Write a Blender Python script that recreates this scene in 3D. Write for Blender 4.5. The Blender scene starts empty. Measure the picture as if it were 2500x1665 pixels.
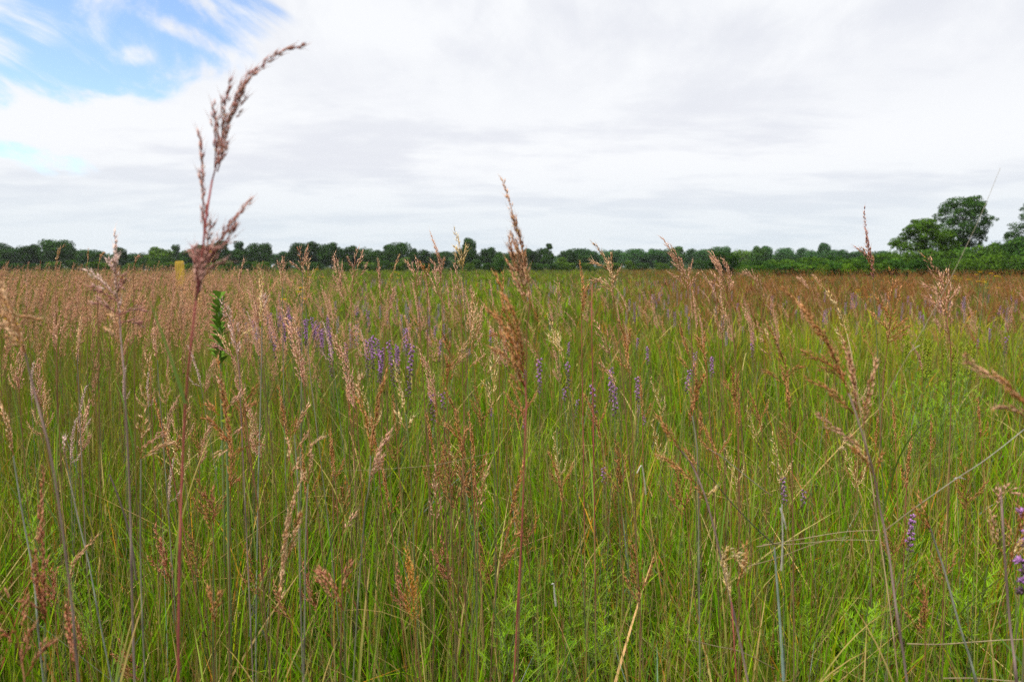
import bpy, math, random
import numpy as np
from mathutils import Vector

R = math.radians
rng = np.random.default_rng(7)
rnd = random.Random(11)
scene = bpy.context.scene
COL = scene.collection

# ------------------------------------------------------------------ camera
EYE = 1.5
F = 1667.0                      # focal length in photo pixels (2500 wide)
HOR = 650.0
PITCH = math.atan((832.5 - HOR) / F)
cam_d = bpy.data.cameras.new('camera')
cam = bpy.data.objects.new('camera', cam_d)
COL.objects.link(cam)
cam.location = (0, 0, EYE)
cam.rotation_euler = (math.pi / 2 - PITCH, 0, 0)
cam_d.sensor_width = 36.0
cam_d.lens = 24.0
cam_d.clip_start = 0.05
cam_d.clip_end = 6000
cam_d.dof.use_dof = True
cam_d.dof.focus_distance = 2.3
cam_d.dof.aperture_fstop = 4.2
scene.camera = cam
CP, SP = math.cos(PITCH), math.sin(PITCH)


def ray(sx, sy):
    x = (sx - 1250.0) / F
    y = (832.5 - sy) / F
    return np.array((x, CP + y * SP, -SP + y * CP))


def at(sx, sy, d):
    """world point seen at photo pixel (sx, sy), d metres ahead"""
    r = ray(sx, sy)
    r = r * (d / r[1])
    return np.array((r[0], r[1], r[2] + EYE))


# ------------------------------------------------------------------ materials
def new_mat(name):
    m = bpy.data.materials.new(name)
    m.use_nodes = True
    nt = m.node_tree
    nt.nodes.clear()
    return m, nt, nt.nodes, nt.links


def veg_mat(name, transl=0.35, rough=0.55, spec=0.25, tint=False, noise=0.0):
    m, nt, N, L = new_mat(name)
    out = N.new('ShaderNodeOutputMaterial')
    a = N.new('ShaderNodeAttribute')
    a.attribute_name = 'Col'
    col = a.outputs['Color']
    if tint:
        oi = N.new('ShaderNodeObjectInfo')
        mx = N.new('ShaderNodeMix')
        mx.data_type = 'RGBA'
        mx.blend_type = 'MULTIPLY'
        mx.inputs[0].default_value = 1.0
        L.new(col, mx.inputs[6])
        L.new(oi.outputs['Color'], mx.inputs[7])
        col = mx.outputs[2]
    if spec > 0:
        p = N.new('ShaderNodeBsdfPrincipled')
        p.inputs['Roughness'].default_value = rough
        p.inputs['Specular IOR Level'].default_value = spec
        L.new(col, p.inputs['Base Color'])
    else:
        p = N.new('ShaderNodeBsdfDiffuse')
        L.new(col, p.inputs['Color'])
    if transl > 0:
        t = N.new('ShaderNodeBsdfTranslucent')
        L.new(col, t.inputs['Color'])
        ms = N.new('ShaderNodeMixShader')
        ms.inputs[0].default_value = transl
        L.new(p.outputs[0], ms.inputs[1])
        L.new(t.outputs[0], ms.inputs[2])
        L.new(ms.outputs[0], out.inputs[0])
    else:
        L.new(p.outputs[0], out.inputs[0])
    return m


M_GRASS = veg_mat('grass_blades', 0.17, 0.6, 0)
M_SEED = veg_mat('seed_husks', 0.25, 0.7, 0)
M_STEM = veg_mat('grass_stems', 0.0, 0.6, 0.15)
M_FLOWER = veg_mat('petals', 0.35, 0.7, 0)
M_LEAFT = veg_mat('tree_leaves', 0.22, 0.7, 0, tint=True)
M_BARK = veg_mat('bark', 0.0, 0.9, 0.1)


def noise_mat(name, c1, c2, scale, rough=0.9, c3=None):
    m, nt, N, L = new_mat(name)
    out = N.new('ShaderNodeOutputMaterial')
    p = N.new('ShaderNodeBsdfPrincipled')
    p.inputs['Roughness'].default_value = rough
    p.inputs['Specular IOR Level'].default_value = 0.2
    tc = N.new('ShaderNodeTexCoord')
    n = N.new('ShaderNodeTexNoise')
    n.inputs['Scale'].default_value = scale
    n.inputs['Detail'].default_value = 8
    n.inputs['Roughness'].default_value = 0.65
    r = N.new('ShaderNodeValToRGB')
    r.color_ramp.elements[0].position = 0.35
    r.color_ramp.elements[0].color = (*c1, 1)
    r.color_ramp.elements[1].position = 0.65
    r.color_ramp.elements[1].color = (*c2, 1)
    if c3:
        e = r.color_ramp.elements.new(0.5)
        e.color = (*c3, 1)
    L.new(tc.outputs['Object'], n.inputs['Vector'])
    L.new(n.outputs['Fac'], r.inputs[0])
    L.new(r.outputs[0], p.inputs['Base Color'])
    L.new(p.outputs[0], out.inputs[0])
    return m


def noise_mat_d(*a, **k):
    m = noise_mat(*a, **k)
    nt = m.node_tree
    p = next(n for n in nt.nodes if n.type == 'BSDF_PRINCIPLED')
    d = nt.nodes.new('ShaderNodeBsdfDiffuse')
    nt.links.new(p.inputs['Base Color'].links[0].from_socket, d.inputs['Color'])
    o = next(n for n in nt.nodes if n.type == 'OUTPUT_MATERIAL')
    nt.links.new(d.outputs[0], o.inputs[0])
    nt.nodes.remove(p)
    return m


# ------------------------------------------------------------------ mesh builder
class VB:
    """collects vertices, faces and one colour per vertex"""

    def __init__(self):
        self.v, self.c, self.f, self.n = [], [], [], 0

    def add(self, v, faces, c):
        v = np.asarray(v, dtype=np.float32).reshape(-1, 3)
        c = np.asarray(c, dtype=np.float32)
        if c.ndim == 1:
            c = np.tile(c, (len(v), 1))
        self.v.append(v)
        self.c.append(c)
        self.f.append(np.asarray(faces, dtype=np.int32) + self.n)
        self.n += len(v)

    def arrays(self):
        return np.concatenate(self.v), np.concatenate(self.c), self.f

    def build(self, name, mat, parent=None, smooth=True, origin=None):
        me = bpy.data.meshes.new(name)
        v = np.concatenate(self.v) if self.v else np.zeros((0, 3), np.float32)
        if origin is not None:
            v = v - np.asarray(origin, dtype=np.float32)
        c = np.concatenate(self.c)
        loops = np.concatenate([f.ravel() for f in self.f])
        tot = np.concatenate([np.full(len(f), f.shape[1], np.int32) for f in self.f])
        start = np.concatenate(([0], np.cumsum(tot)[:-1])).astype(np.int32)
        me.vertices.add(len(v))
        me.vertices.foreach_set('co', v.astype(np.float32).ravel())
        me.loops.add(len(loops))
        me.loops.foreach_set('vertex_index', loops.astype(np.int32))
        me.polygons.add(len(tot))
        me.polygons.foreach_set('loop_start', start)
        me.polygons.foreach_set('loop_total', tot)
        me.polygons.foreach_set('use_smooth', np.full(len(tot), smooth))
        at_ = me.color_attributes.new('Col', 'FLOAT_COLOR', 'POINT')
        rgba = np.ones((len(v), 4), np.float32)
        rgba[:, :3] = np.clip(c, 0, 1)
        at_.data.foreach_set('color', rgba.ravel())
        me.update(calc_edges=True)
        me.materials.append(mat)
        o = bpy.data.objects.new(name, me)
        COL.objects.link(o)
        if parent is not None:
            o.parent = parent
        return o


def nrm(a):
    return a / np.maximum(np.linalg.norm(a, axis=-1, keepdims=True), 1e-9)


def spline(pts, n):
    """Catmull-Rom through pts, n samples spaced evenly along the curve"""
    p = np.asarray(pts, dtype=float)
    if len(p) == 2:
        dense = p[0] + (p[1] - p[0]) * np.linspace(0, 1, 40)[:, None]
    else:
        q = np.vstack((2 * p[0] - p[1], p, 2 * p[-1] - p[-2]))
        t = np.linspace(0, 1, 12, endpoint=False)[:, None]
        out = []
        for i in range(len(p) - 1):
            a, b, c, d = q[i:i + 4]
            out.append(0.5 * (2 * b + (c - a) * t + (2 * a - 5 * b + 4 * c - d) * t * t + (3 * b - a - 3 * c + d) * t ** 3))
        out.append(p[-1:])
        dense = np.vstack(out)
    s = np.concatenate(([0], np.cumsum(np.linalg.norm(np.diff(dense, axis=0), axis=1))))
    u = np.linspace(0, s[-1], n)
    return np.stack([np.interp(u, s, dense[:, k]) for k in range(3)], 1), s[-1]


def tube(vb, path, rad, cols, k=6):
    path = np.asarray(path, float)
    n = len(path)
    tan = nrm(np.gradient(path, axis=0))
    ref = np.array((0.31, 0.94, 0.12))
    a = nrm(np.cross(tan, ref))
    b = np.cross(tan, a)
    ang = np.arange(k) * 2 * math.pi / k
    rad = np.broadcast_to(np.asarray(rad, float), (n,))
    ring = path[:, None] + rad[:, None, None] * (a[:, None] * np.cos(ang)[None, :, None] + b[:, None] * np.sin(ang)[None, :, None])
    i = np.arange(n - 1)[:, None] * k
    j = np.arange(k)[None]
    j2 = (j + 1) % k
    f = np.stack([i + j, i + j2, i + k + j2, i + k + j], -1).reshape(-1, 4)
    cols = np.asarray(cols, float)
    if cols.ndim == 1:
        cols = np.tile(cols, (n, 1))
    vb.add(ring.reshape(-1, 3), f, np.repeat(cols, k, axis=0))


def ribbons(vb, base, head, length, lean, curv, width, cb, ct, K=4, twist=None, taper=0.7, gamma=1.4):
    """N grass blades as bent tapering ribbons; all inputs are arrays of N"""
    N = len(base)
    s = np.linspace(0, 1, K + 1)
    th = lean[:, None] + curv[:, None] * s[None] ** gamma
    thm = 0.5 * (th[:, 1:] + th[:, :-1])
    seg = (length / K)[:, None]
    rr = np.concatenate((np.zeros((N, 1)), np.cumsum(np.sin(thm) * seg, 1)), 1)
    zz = np.concatenate((np.zeros((N, 1)), np.cumsum(np.cos(thm) * seg, 1)), 1)
    ch, sh = np.cos(head)[:, None], np.sin(head)[:, None]
    ctr = np.stack((base[:, 0:1] + rr * ch, base[:, 1:2] + rr * sh, base[:, 2:3] + zz), -1)
    if twist is None:
        twist = rng.normal(0, 0.9, N)
    fa = head + math.pi / 2 + twist
    side = np.stack((np.cos(fa), np.sin(fa), np.zeros(N)), -1)[:, None]
    prof = (1 - s) ** taper * (0.75 + 0.5 * np.minimum(s * 3, 1) * 0.5)
    prof[-1] = 0.03
    w = 0.5 * width[:, None] * prof[None]
    v = np.stack((ctr - side * w[..., None], ctr + side * w[..., None]), 2)      # N,K+1,2,3
    i = np.arange(N)[:, None] * (2 * (K + 1)) + np.arange(K)[None] * 2
    f = np.stack((i, i + 1, i + 3, i + 2), -1).reshape(-1, 4)
    c = cb[:, None] + (ct - cb)[:, None] * s[None, :, None]
    c = np.repeat(c, 2, axis=1).reshape(-1, 3)
    vb.add(v.reshape(-1, 3), f, c)


def spindles(vb, pos, d, ln, rad, c0, c1):
    """N little pointed husks"""
    pos, d = np.asarray(pos, float), nrm(np.asarray(d, float))
    N = len(pos)
    if N == 0:
        return
    ref = np.tile(np.array((0.37, 0.61, 0.70)), (N, 1))
    a = nrm(np.cross(d, ref))
    b = np.cross(d, a)
    ln, rad = np.asarray(ln, float)[:, None], np.asarray(rad, float)[:, None]
    m = pos + d * ln * 0.42
    v = np.stack((pos, m + a * rad, m + b * rad, m - a * rad, m - b * rad, pos + d * ln), 1)
    o = np.arange(N)[:, None, None] * 6
    f = np.array(((0, 2, 1), (0, 3, 2), (0, 4, 3), (0, 1, 4), (5, 1, 2), (5, 2, 3), (5, 3, 4), (5, 4, 1)))[None]
    c = np.stack((c0, 0.5 * (c0 + c1), 0.5 * (c0 + c1), 0.5 * (c0 + c1), 0.5 * (c0 + c1), c1), 1)
    vb.add(v.reshape(-1, 3), (f + o).reshape(-1, 3), c.reshape(-1, 3))


def needles(vb, pos, d, ln, rad, col):
    pos, d = np.asarray(pos, float), nrm(np.asarray(d, float))
    N = len(pos)
    if N == 0:
        return
    a = nrm(np.cross(d, np.tile(np.array((0.1, 0.95, 0.2)), (N, 1))))
    ln = np.asarray(ln, float)[:, None]
    v = np.stack((pos - a * rad, pos + a * rad, pos + d * ln), 1)
    f = np.arange(N * 3).reshape(N, 3)
    vb.add(v.reshape(-1, 3), f, np.repeat(col, 3, axis=0))


# ------------------------------------------------------------------ object helpers
def tag(o, label, cat, group=None, kind=None):
    o['label'] = label
    if cat:
        o['category'] = cat
    if group:
        o['group'] = group
    if kind:
        o['kind'] = kind
    return o


def empty(name, loc):
    o = bpy.data.objects.new(name, None)
    o.empty_display_size = 0.1
    COL.objects.link(o)
    o.location = Vector([float(x) for x in loc])
    return o


def dup(root, loc, rz=0.0, sc=1.0, tilt=(0, 0)):
    r = root.copy()
    COL.objects.link(r)
    r.location = Vector([float(x) for x in loc])
    r.rotation_euler = (tilt[0], tilt[1], rz)
    r.scale = (sc, sc, sc) if not isinstance(sc, tuple) else sc
    for ch in list(root.children):
        c = ch.copy()
        COL.objects.link(c)
        c.parent = r
        for g in list(ch.children):
            d = g.copy()
            COL.objects.link(d)
            d.parent = c
    return r


# ------------------------------------------------------------------ seed heads
PAL = {   # husk colour, pale tip colour
    'rust':   [(0.25, 0.082, 0.026), (0.37, 0.145, 0.045), (0.52, 0.27, 0.12)],
    'brown':  [(0.19, 0.070, 0.026), (0.29, 0.115, 0.040), (0.44, 0.22, 0.09)],
    'tan':    [(0.42, 0.20, 0.085), (0.53, 0.29, 0.14), (0.66, 0.44, 0.26)],
    'pink':   [(0.40, 0.17, 0.10), (0.54, 0.28, 0.17), (0.66, 0.41, 0.28)],
    'straw':  [(0.50, 0.31, 0.11), (0.60, 0.41, 0.16), (0.72, 0.56, 0.31)],
    'mauve':  [(0.27, 0.095, 0.085), (0.39, 0.165, 0.14), (0.54, 0.32, 0.26)],
    'copper': [(0.30, 0.115, 0.050), (0.43, 0.200, 0.100), (0.58, 0.35, 0.21)],
    'lilac':  [(0.46, 0.27, 0.24), (0.58, 0.38, 0.32), (0.72, 0.54, 0.46)],
    'orange': [(0.42, 0.13, 0.02), (0.52, 0.19, 0.035), (0.62, 0.31, 0.09)],
    'red':    [(0.22, 0.065, 0.032), (0.33, 0.11, 0.055), (0.48, 0.23, 0.13)],
}
ANTHER = np.array((0.70, 0.45, 0.05))


class Head:
    """gathers the husks of one panicle, then writes them into a VB"""

    def __init__(self):
        self.p, self.d, self.l, self.r, self.c0, self.c1 = [], [], [], [], [], []
        self.ap, self.ad, self.al, self.ac = [], [], [], []
        self.yp, self.yd = [], []
        self.tubes = []

    def husk(self, p, d, pal, size, awn, anth):
        P = PAL[pal]
        a = np.array(P[rnd.randrange(3)])
        b = np.array(P[min(2, rnd.randrange(1, 4))])
        k = rnd.uniform(0.75, 1.2)
        self.p.append(p)
        self.d.append(d)
        l = size * rnd.uniform(0.8, 1.25)
        self.l.append(l)
        self.r.append(l * rnd.uniform(0.12, 0.165))
        self.c0.append(a * k)
        self.c1.append(b * k * 1.1)
        if awn > 0 and rnd.random() < 0.7:
            self.ap.append(p + d * l * 0.9)
            self.ad.append(d + np.array((rnd.gauss(0, .18), rnd.gauss(0, .18), rnd.gauss(0, .18))))
            self.al.append(awn * rnd.uniform(0.6, 1.3))
            self.ac.append(b * 1.05)
        if anth and rnd.random() < anth:
            self.yp.append(p + d * l * 0.4 + np.array((rnd.gauss(0, .0015), rnd.gauss(0, .0015), -.001)))
            self.yd.append(np.array((rnd.gauss(0, .4), rnd.gauss(0, .4), -1.0)))

    def lobe(self, pts, pal, ang=(8, 18), blen=(0.022, 0.05), step=0.0075, size=0.0096, awn=0.014, f0=0.08,
             anth=0.03, wind=0.0, taper=True, sp=0.0048, droop=0.0):
        """pts run tip -> base (3-D). Short branchlets climb the axis and carry the husks."""
        path, L = spline(pts[::-1], 60)
        tan = nrm(np.gradient(path, axis=0))
        self.tubes.append((path, np.linspace(0.0011, 0.0003, 60), pal))
        s = 0.004
        az = rnd.uniform(0, 6.28)
        while s < L * 0.985:
            i = min(58, int(s / L * 59))
            t = s / L
            p0, tg = path[i], tan[i]
            az += 2.4 + rnd.gauss(0, 0.5)
            a1 = nrm(np.cross(tg, np.array((0.2, 0.9, 0.3))))
            b1 = np.cross(tg, a1)
            out = a1 * math.cos(az) + b1 * math.sin(az)
            out = out + np.array((wind, 0, 0))
            out = out / (np.linalg.norm(out) + 1e-6)
            an = R(rnd.uniform(*ang)) * (1.0 - 0.45 * t)
            env = (math.sin(math.pi * min(1, 0.18 + t * 0.95)) ** 0.7 if taper else 1.0)
            bl = (blen[0] + (blen[1] - blen[0]) * rnd.random()) * max(0.3, env)
            bl = min(bl, L * 0.5 + 0.006)
            d = tg * math.cos(an) + out * math.sin(an)
            n = max(2, int(bl / sp))
            q = p0.copy()
            dd = d.copy()
            pth = [q.copy()]
            for k in range(n):
                u = (k + 1) / n
                q = q + dd * (bl / n)
                # branchlet turns back along the axis (tight) or hangs (droop)
                dd = dd * 0.9 + tg * 0.1 * (1 - droop) + np.array((wind * 0.03, 0, -0.10 * droop))
                dd /= np.linalg.norm(dd)
                pth.append(q.copy())
                if u >= f0:
                    side = np.array((rnd.gauss(0, 1), rnd.gauss(0, 1), rnd.gauss(0, 1)))
                    side -= dd * side.dot(dd)
                    side /= np.linalg.norm(side) + 1e-6
                    hd = dd + side * rnd.uniform(0.08, 0.38)
                    hd /= np.linalg.norm(hd)
                    self.husk(q + side * 0.0008, hd, pal, size, awn, anth)
            if f0 > 0.25:
                self.tubes.append((np.array(pth), np.linspace(0.0005, 0.0003, len(pth)), pal))
            s += step * rnd.uniform(0.7, 1.35)

    def write(self, vb, k=3):
        spindles(vb, self.p, self.d, self.l, self.r, np.array(self.c0), np.array(self.c1))
        if self.ap:
            needles(vb, self.ap, self.ad, self.al, 0.00028, np.array(self.ac))
        for path, r, pal in self.tubes:
            tube(vb, path[::2] if len(path) > 20 else path, r[::2] if len(path) > 20 else r, np.array(PAL[pal][0]) * 0.9, k)
        if self.yp:
            n = len(self.yp)
            spindles(vb, self.yp, self.yd, np.full(n, 0.0042), np.full(n, 0.0008), np.tile(ANTHER, (n, 1)), np.tile(ANTHER * 1.1, (n, 1)))


STYLE = {
    'tight':  dict(ang=(7, 16), blen=(0.020, 0.045), step=0.0062),
    'narrow': dict(ang=(5, 11), blen=(0.014, 0.028), step=0.0068),
    'plume':  dict(ang=(14, 34), blen=(0.030, 0.070), step=0.0058, f0=0.22, sp=0.0052),
    'open':   dict(ang=(28, 62), blen=(0.035, 0.085), step=0.010, f0=0.48, sp=0.0044, droop=0.15),
    'loose':  dict(ang=(20, 46), blen=(0.025, 0.060), step=0.0095, f0=0.34, sp=0.0048),
    'thin':   dict(ang=(9, 22), blen=(0.009, 0.017), step=0.0058, taper=True),
    'fine':   dict(ang=(16, 36), blen=(0.018, 0.034), step=0.0048, f0=0.15, size=0.0052, awn=0.005),
}
STEMC = {
    'grey':  ((0.16, 0.15, 0.11), (0.17, 0.18, 0.12)),
    'blue':  ((0.20, 0.20, 0.16), (0.19, 0.23, 0.17)),
    'mauve': ((0.20, 0.13, 0.115), (0.21, 0.17, 0.145)),
    'red':   ((0.27, 0.060, 0.055), (0.15, 0.16, 0.055)),
    'brown': ((0.18, 0.075, 0.035), (0.13, 0.11, 0.05)),
    'green': ((0.10, 0.12, 0.05), (0.09, 0.13, 0.045)),
    'straw': ((0.42, 0.32, 0.17), (0.38, 0.28, 0.14)),
}


def leaf_ribbon(vb, p, head, ln, lean, curv, w, c0, c1, twist=0.3, K=8, taper=0.55):
    ribbons(vb, np.array([p]), np.array([head]), np.array([ln]), np.array([lean]), np.array([curv]), np.array([w]),
            np.array([c0]), np.array([c1]), K=K, twist=np.array([twist]), taper=taper)


GREENS = [(0.085, 0.155, 0.022), (0.12, 0.19, 0.028), (0.16, 0.22, 0.032), (0.10, 0.15, 0.035)]
HEADS_PX = []       # where the hand-placed heads stand, so the scattered ones keep clear


def stalk(label, d, pal, style, stem, pts, nb, lobes=(), w=1.0, anth=0.03, wind=-0.25, leaves=2, rs=1.0, main=True, size=None, nseg=34):
    """one flowering grass stalk: pts are photo pixels from the tip of the head down the stem, nb the index of the head's foot"""
    P = [at(x, y, d) for x, y in pts]
    last, prev = P[-1], P[-2]
    sl = (last[0] - prev[0]) / max(1e-3, prev[2] - last[2])
    sl = max(-0.35, min(0.35, sl))
    z = last[2]
    if z > 0.02:
        P += [np.array((last[0] + sl * z * 0.45, d + 0.01, z * 0.5)), np.array((last[0] + sl * z * 0.7, d + 0.015, 0.0))]
    for i, p in enumerate(P):       # a little depth to the bend so it is no flat drawing
        if i < len(pts):
            p[:] = at(pts[i][0], pts[i][1], d + 0.012 * math.sin(i * 1.3 + d * 7))
    base = P[-1]
    root = empty('seed_grass_stalk', base)
    tag(root, label, 'grass stalk', 'tall grass stalks with seed heads')
    # stem
    path, L = spline(P[nb:][::-1], nseg)
    t = np.linspace(0, 1, nseg)
    c_top, c_low = np.array(STEMC[stem][0]), np.array(STEMC[stem][1])
    cols = c_low + (c_top - c_low) * (np.clip((t - .28) / .3, 0, 1) if stem == 'red' else t ** 2.0)[:, None]
    inode = (t * 4.3) % 1.0              # sheath colour changes between the knots
    cols = cols * (1.18 - .42 * inode[:, None]) + np.array((.02, .004, .006)) * inode[:, None]
    cols = cols * (0.86 + 0.28 * rng.random((nseg, 1)))
    rad = (0.0019 - 0.0009 * t) * rs
    for nd in (0.2326, 0.4651, 0.6977):            # the knots of the culm
        k = int(nd * nseg)
        rad[k] *= 1.35
        cols[k] = cols[k] * 0.6
        cols[k + 1] = cols[k + 1] * 1.15
    vb = VB()
    tube(vb, path, rad, cols, 7)
    vb.build('stem', M_STEM, root, origin=base)
    # head
    h = Head()
    kw = dict(STYLE[style])
    b0, b1 = kw['blen']
    kw['blen'] = (b0 * w * 1.1, b1 * w * 1.1)
    if size:
        kw['size'] = size
    if main:
        h.lobe(P[:nb + 1], pal, anth=anth, wind=wind, **kw)
    for lb in lobes:
        st = 'thin'
        lw = w
        pl = pal
        q = lb
        if isinstance(lb, dict):
            st, lw, q, pl = lb.get('s', 'thin'), lb.get('w', w), lb['p'], lb.get('pal', pal)
        kk = dict(STYLE[st])
        kk['blen'] = (kk['blen'][0] * lw * 1.1, kk['blen'][1] * lw * 1.1)
        q3 = [at(x, y, d) for x, y in q]
        off = rnd.uniform(-0.03, 0.03)
        for i, p in enumerate(q3):
            p[1] += off * (1 - i / max(1, len(q3) - 1))
        h.lobe(q3, pl, anth=anth, wind=wind * 0.5, **kk)
    vb = VB()
    h.write(vb)
    vb.build('seed_head', M_SEED, root, origin=base)
    # leaves
    for k in range(leaves):
        tt = rnd.uniform(0.15, 0.55)
        p = path[int(tt * (nseg - 1))]
        g = np.array(rnd.choice(GREENS)) * rnd.uniform(0.8, 1.15)
        tip = g if rnd.random() < 0.6 else np.array((0.34, 0.22, 0.08))
        vb = VB()
        leaf_ribbon(vb, p, rnd.uniform(0, 6.28), rnd.uniform(0.22, 0.42), R(rnd.uniform(10, 28)), R(rnd.uniform(15, 70)),
                    rnd.uniform(0.004, 0.007), g, tip, rnd.gauss(0, 0.4))
        vb.build('leaf', M_GRASS, root, origin=base)
    return root


exec_list = []
S = stalk
# --- the near, hand-placed stalks, photo pixels from the tip down -----------------------------------------------
r = S('tallest stalk, mauve-brown plume arching right into the cloudy sky', 0.85, 'mauve', 'tight', 'red',
      [(737, 112), (690, 127), (642, 158), (604, 200), (578, 245), (552, 310), (535, 375), (518, 440), (508, 500), (500, 560),
       (494, 620), (488, 660), (481, 712), (472, 786), (462, 875), (453, 980), (446, 1120), (440, 1300), (435, 1655)], 7,
      lobes=[dict(s='tight', w=.5, p=[(484, 335), (488, 380), (491, 430), (494, 490), (497, 560), (496, 590)]),
             dict(s='thin', w=1.2, p=[(592, 485), (574, 515), (552, 550), (528, 590), (505, 640)]),
             dict(s='thin', w=1, p=[(532, 548), (518, 580), (505, 620)]), dict(s='thin', w=1, p=[(560, 552), (540, 590), (512, 630)]),
             dict(s='thin', w=1, p=[(544, 606), (520, 618), (502, 650), (484, 705)]),
             dict(s='tight', w=.5, p=[(500, 605), (497, 635), (490, 680), (478, 735)]),
             dict(s='thin', w=1.0, p=[(482, 610), (484, 645), (483, 690), (476, 740)]),
             dict(s='thin', w=.8, p=[(466, 628), (476, 650), (484, 690)]),
             dict(s='thin', p=[(440, 612), (462, 610), (482, 622), (486, 650)]), dict(s='thin', p=[(536, 640), (512, 655), (488, 690)]),
             dict(s='thin', w=1.2, p=[(600, 235), (586, 262), (560, 300)]), dict(s='thin', w=1.1, p=[(574, 214), (558, 250), (547, 300), (542, 335)]),
             dict(s='thin', w=1.2, p=[(563, 355), (548, 385), (530, 420)]), dict(s='tight', w=.6, p=[(534, 270), (532, 310), (530, 360), (524, 410)])],
      w=.7, wind=0.2, leaves=0, rs=1.15, nseg=60, anth=0.01)
vb = VB()
pb = at(452, 985, .85)
leaf_ribbon(vb, pb, math.pi, .145, R(14), R(6), .006, (0.09, 0.15, 0.03), (0.13, 0.19, 0.04), 1.3, taper=.5)
vb.build('leaf', M_GRASS, r, origin=r.location)

S('tall golden-pink head leaning left above the treeline at mid-photo', 1.15, 'copper', 'tight', 'brown',
  [(1228, 442), (1240, 480), (1252, 520), (1264, 560), (1276, 610), (1284, 650), (1290, 700), (1294, 742), (1288, 775), (1285, 850), (1284, 1000), (1280, 1120)], 7,
  lobes=[dict(s='tight', w=.8, p=[(1243, 585), (1252, 625), (1268, 670), (1284, 720)]), dict(s='thin', w=1.2, p=[(1254, 542), (1262, 560), (1278, 602)]),
         dict(s='thin', w=1.2, p=[(1240, 640), (1258, 680), (1280, 735)]), dict(s='thin', w=1.3, p=[(1250, 575), (1266, 610), (1282, 650)]),
         dict(s='tight', w=.7, p=[(1262, 600), (1274, 650), (1286, 710)]), dict(s='thin', p=[(1262, 684), (1272, 705), (1288, 740)])], w=.6, rs=1.1)
S('thick rust head hanging left, on the stalk just below the tall mid-photo head', 1.1, 'rust', 'tight', 'red',
  [(1208, 670), (1228, 715), (1250, 760), (1266, 810), (1276, 870), (1281, 930), (1284, 970), (1286, 1010), (1282, 1060), (1276, 1250), (1266, 1440), (1255, 1660)], 5,
  lobes=[dict(s='tight', w=.8, p=[(1188, 758), (1222, 790), (1246, 830), (1270, 890)]), dict(s='thin', w=1.3, p=[(1200, 818), (1228, 826), (1250, 860), (1272, 900)]),
         dict(s='thin', w=1.4, p=[(1208, 850), (1236, 868), (1260, 900), (1280, 945)]), dict(s='thin', p=[(1252, 915), (1264, 940), (1280, 965)]),
         dict(s='tight', w=.8, p=[(1226, 740), (1244, 790), (1262, 850), (1278, 910)]), dict(s='thin', p=[(1256, 880), (1268, 910), (1282, 945)])], w=.8, rs=1.1, anth=.05)
S('big copper head bowed left over the right half, tip long and pointed', 1.05, 'rust', 'tight', 'mauve',
  [(1912, 706), (1945, 738), (1975, 772), (2003, 812), (2028, 852), (2046, 892), (2072, 960), (2100, 1040), (2120, 1110), (2135, 1160), (2150, 1250), (2168, 1335), (2190, 1500), (2214, 1662)], 6,
  lobes=[dict(s='tight', w=.6, p=[(1950, 858), (1985, 872), (2020, 888), (2052, 915)]), dict(s='thin', w=1.4, p=[(1969, 926), (2008, 945), (2040, 968), (2085, 1010)]),
         dict(s='thin', w=1.2, p=[(2008, 903), (2030, 908), (2056, 925)]), dict(s='thin', w=1.4, pal='pink', p=[(1976, 1005), (2000, 1018), (2045, 1052), (2108, 1095)]),
         dict(s='tight', w=.5, pal='copper', p=[(2048, 850), (2064, 890), (2078, 940), (2090, 1000)]), dict(s='tight', w=.45, pal='copper', p=[(2085, 850), (2090, 900), (2095, 960), (2098, 1020)]),
         dict(s='thin', w=1.1, pal='copper', p=[(2128, 880), (2122, 930), (2110, 990), (2108, 1050)]), dict(s='thin', w=1.2, pal='straw', p=[(2070, 1095), (2100, 1105), (2128, 1140)]),
         dict(s='thin', w=1.3, p=[(2085, 1100), (2108, 1120), (2130, 1155)]), dict(s='thin', p=[(2150, 1110), (2144, 1130), (2138, 1155)])], w=.8, rs=1.35)
S('pale beaded straw head just behind the big copper head', 1.5, 'straw', 'narrow', 'straw',
  [(2022, 715), (2036, 740), (2050, 768), (2060, 795), (2068, 815), (2080, 870), (2100, 1000), (2120, 1120)], 4, w=.8, lobes=[[(2045, 812), (2058, 830), (2074, 848)]])
S('large pink-brown head cut by the right edge, lying nearly flat to the left', .85, 'copper', 'tight', 'mauve',
  [(2352, 870), (2385, 896), (2425, 922), (2470, 950), (2520, 990), (2560, 1060), (2585, 1200), (2600, 1400)], 4,
  lobes=[dict(s='tight', w=.5, pal='rust', p=[(2395, 910), (2440, 945), (2490, 985), (2540, 1030)]), dict(s='thin', w=1.3, p=[(2412, 990), (2440, 992), (2490, 1010), (2540, 1050)])], w=.55, rs=1.4)
S('mauve stalk at the left edge with a tan head full of yellow anthers', .9, 'tan', 'loose', 'mauve',
  [(-60, 655), (-25, 700), (8, 745), (36, 790), (52, 830), (61, 862), (76, 925), (94, 997), (124, 1110), (152, 1290), (178, 1500), (192, 1660)], 5,
  lobes=[dict(s='tight', w=1, p=[(-40, 735), (0, 760), (34, 800), (54, 840)]), dict(s='tight', w=.8, p=[(-40, 790), (0, 805), (36, 830), (58, 860)]), [(58, 782), (30, 775), (10, 770)]],
  w=1.2, anth=.35, rs=1.15, wind=-.5)
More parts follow.
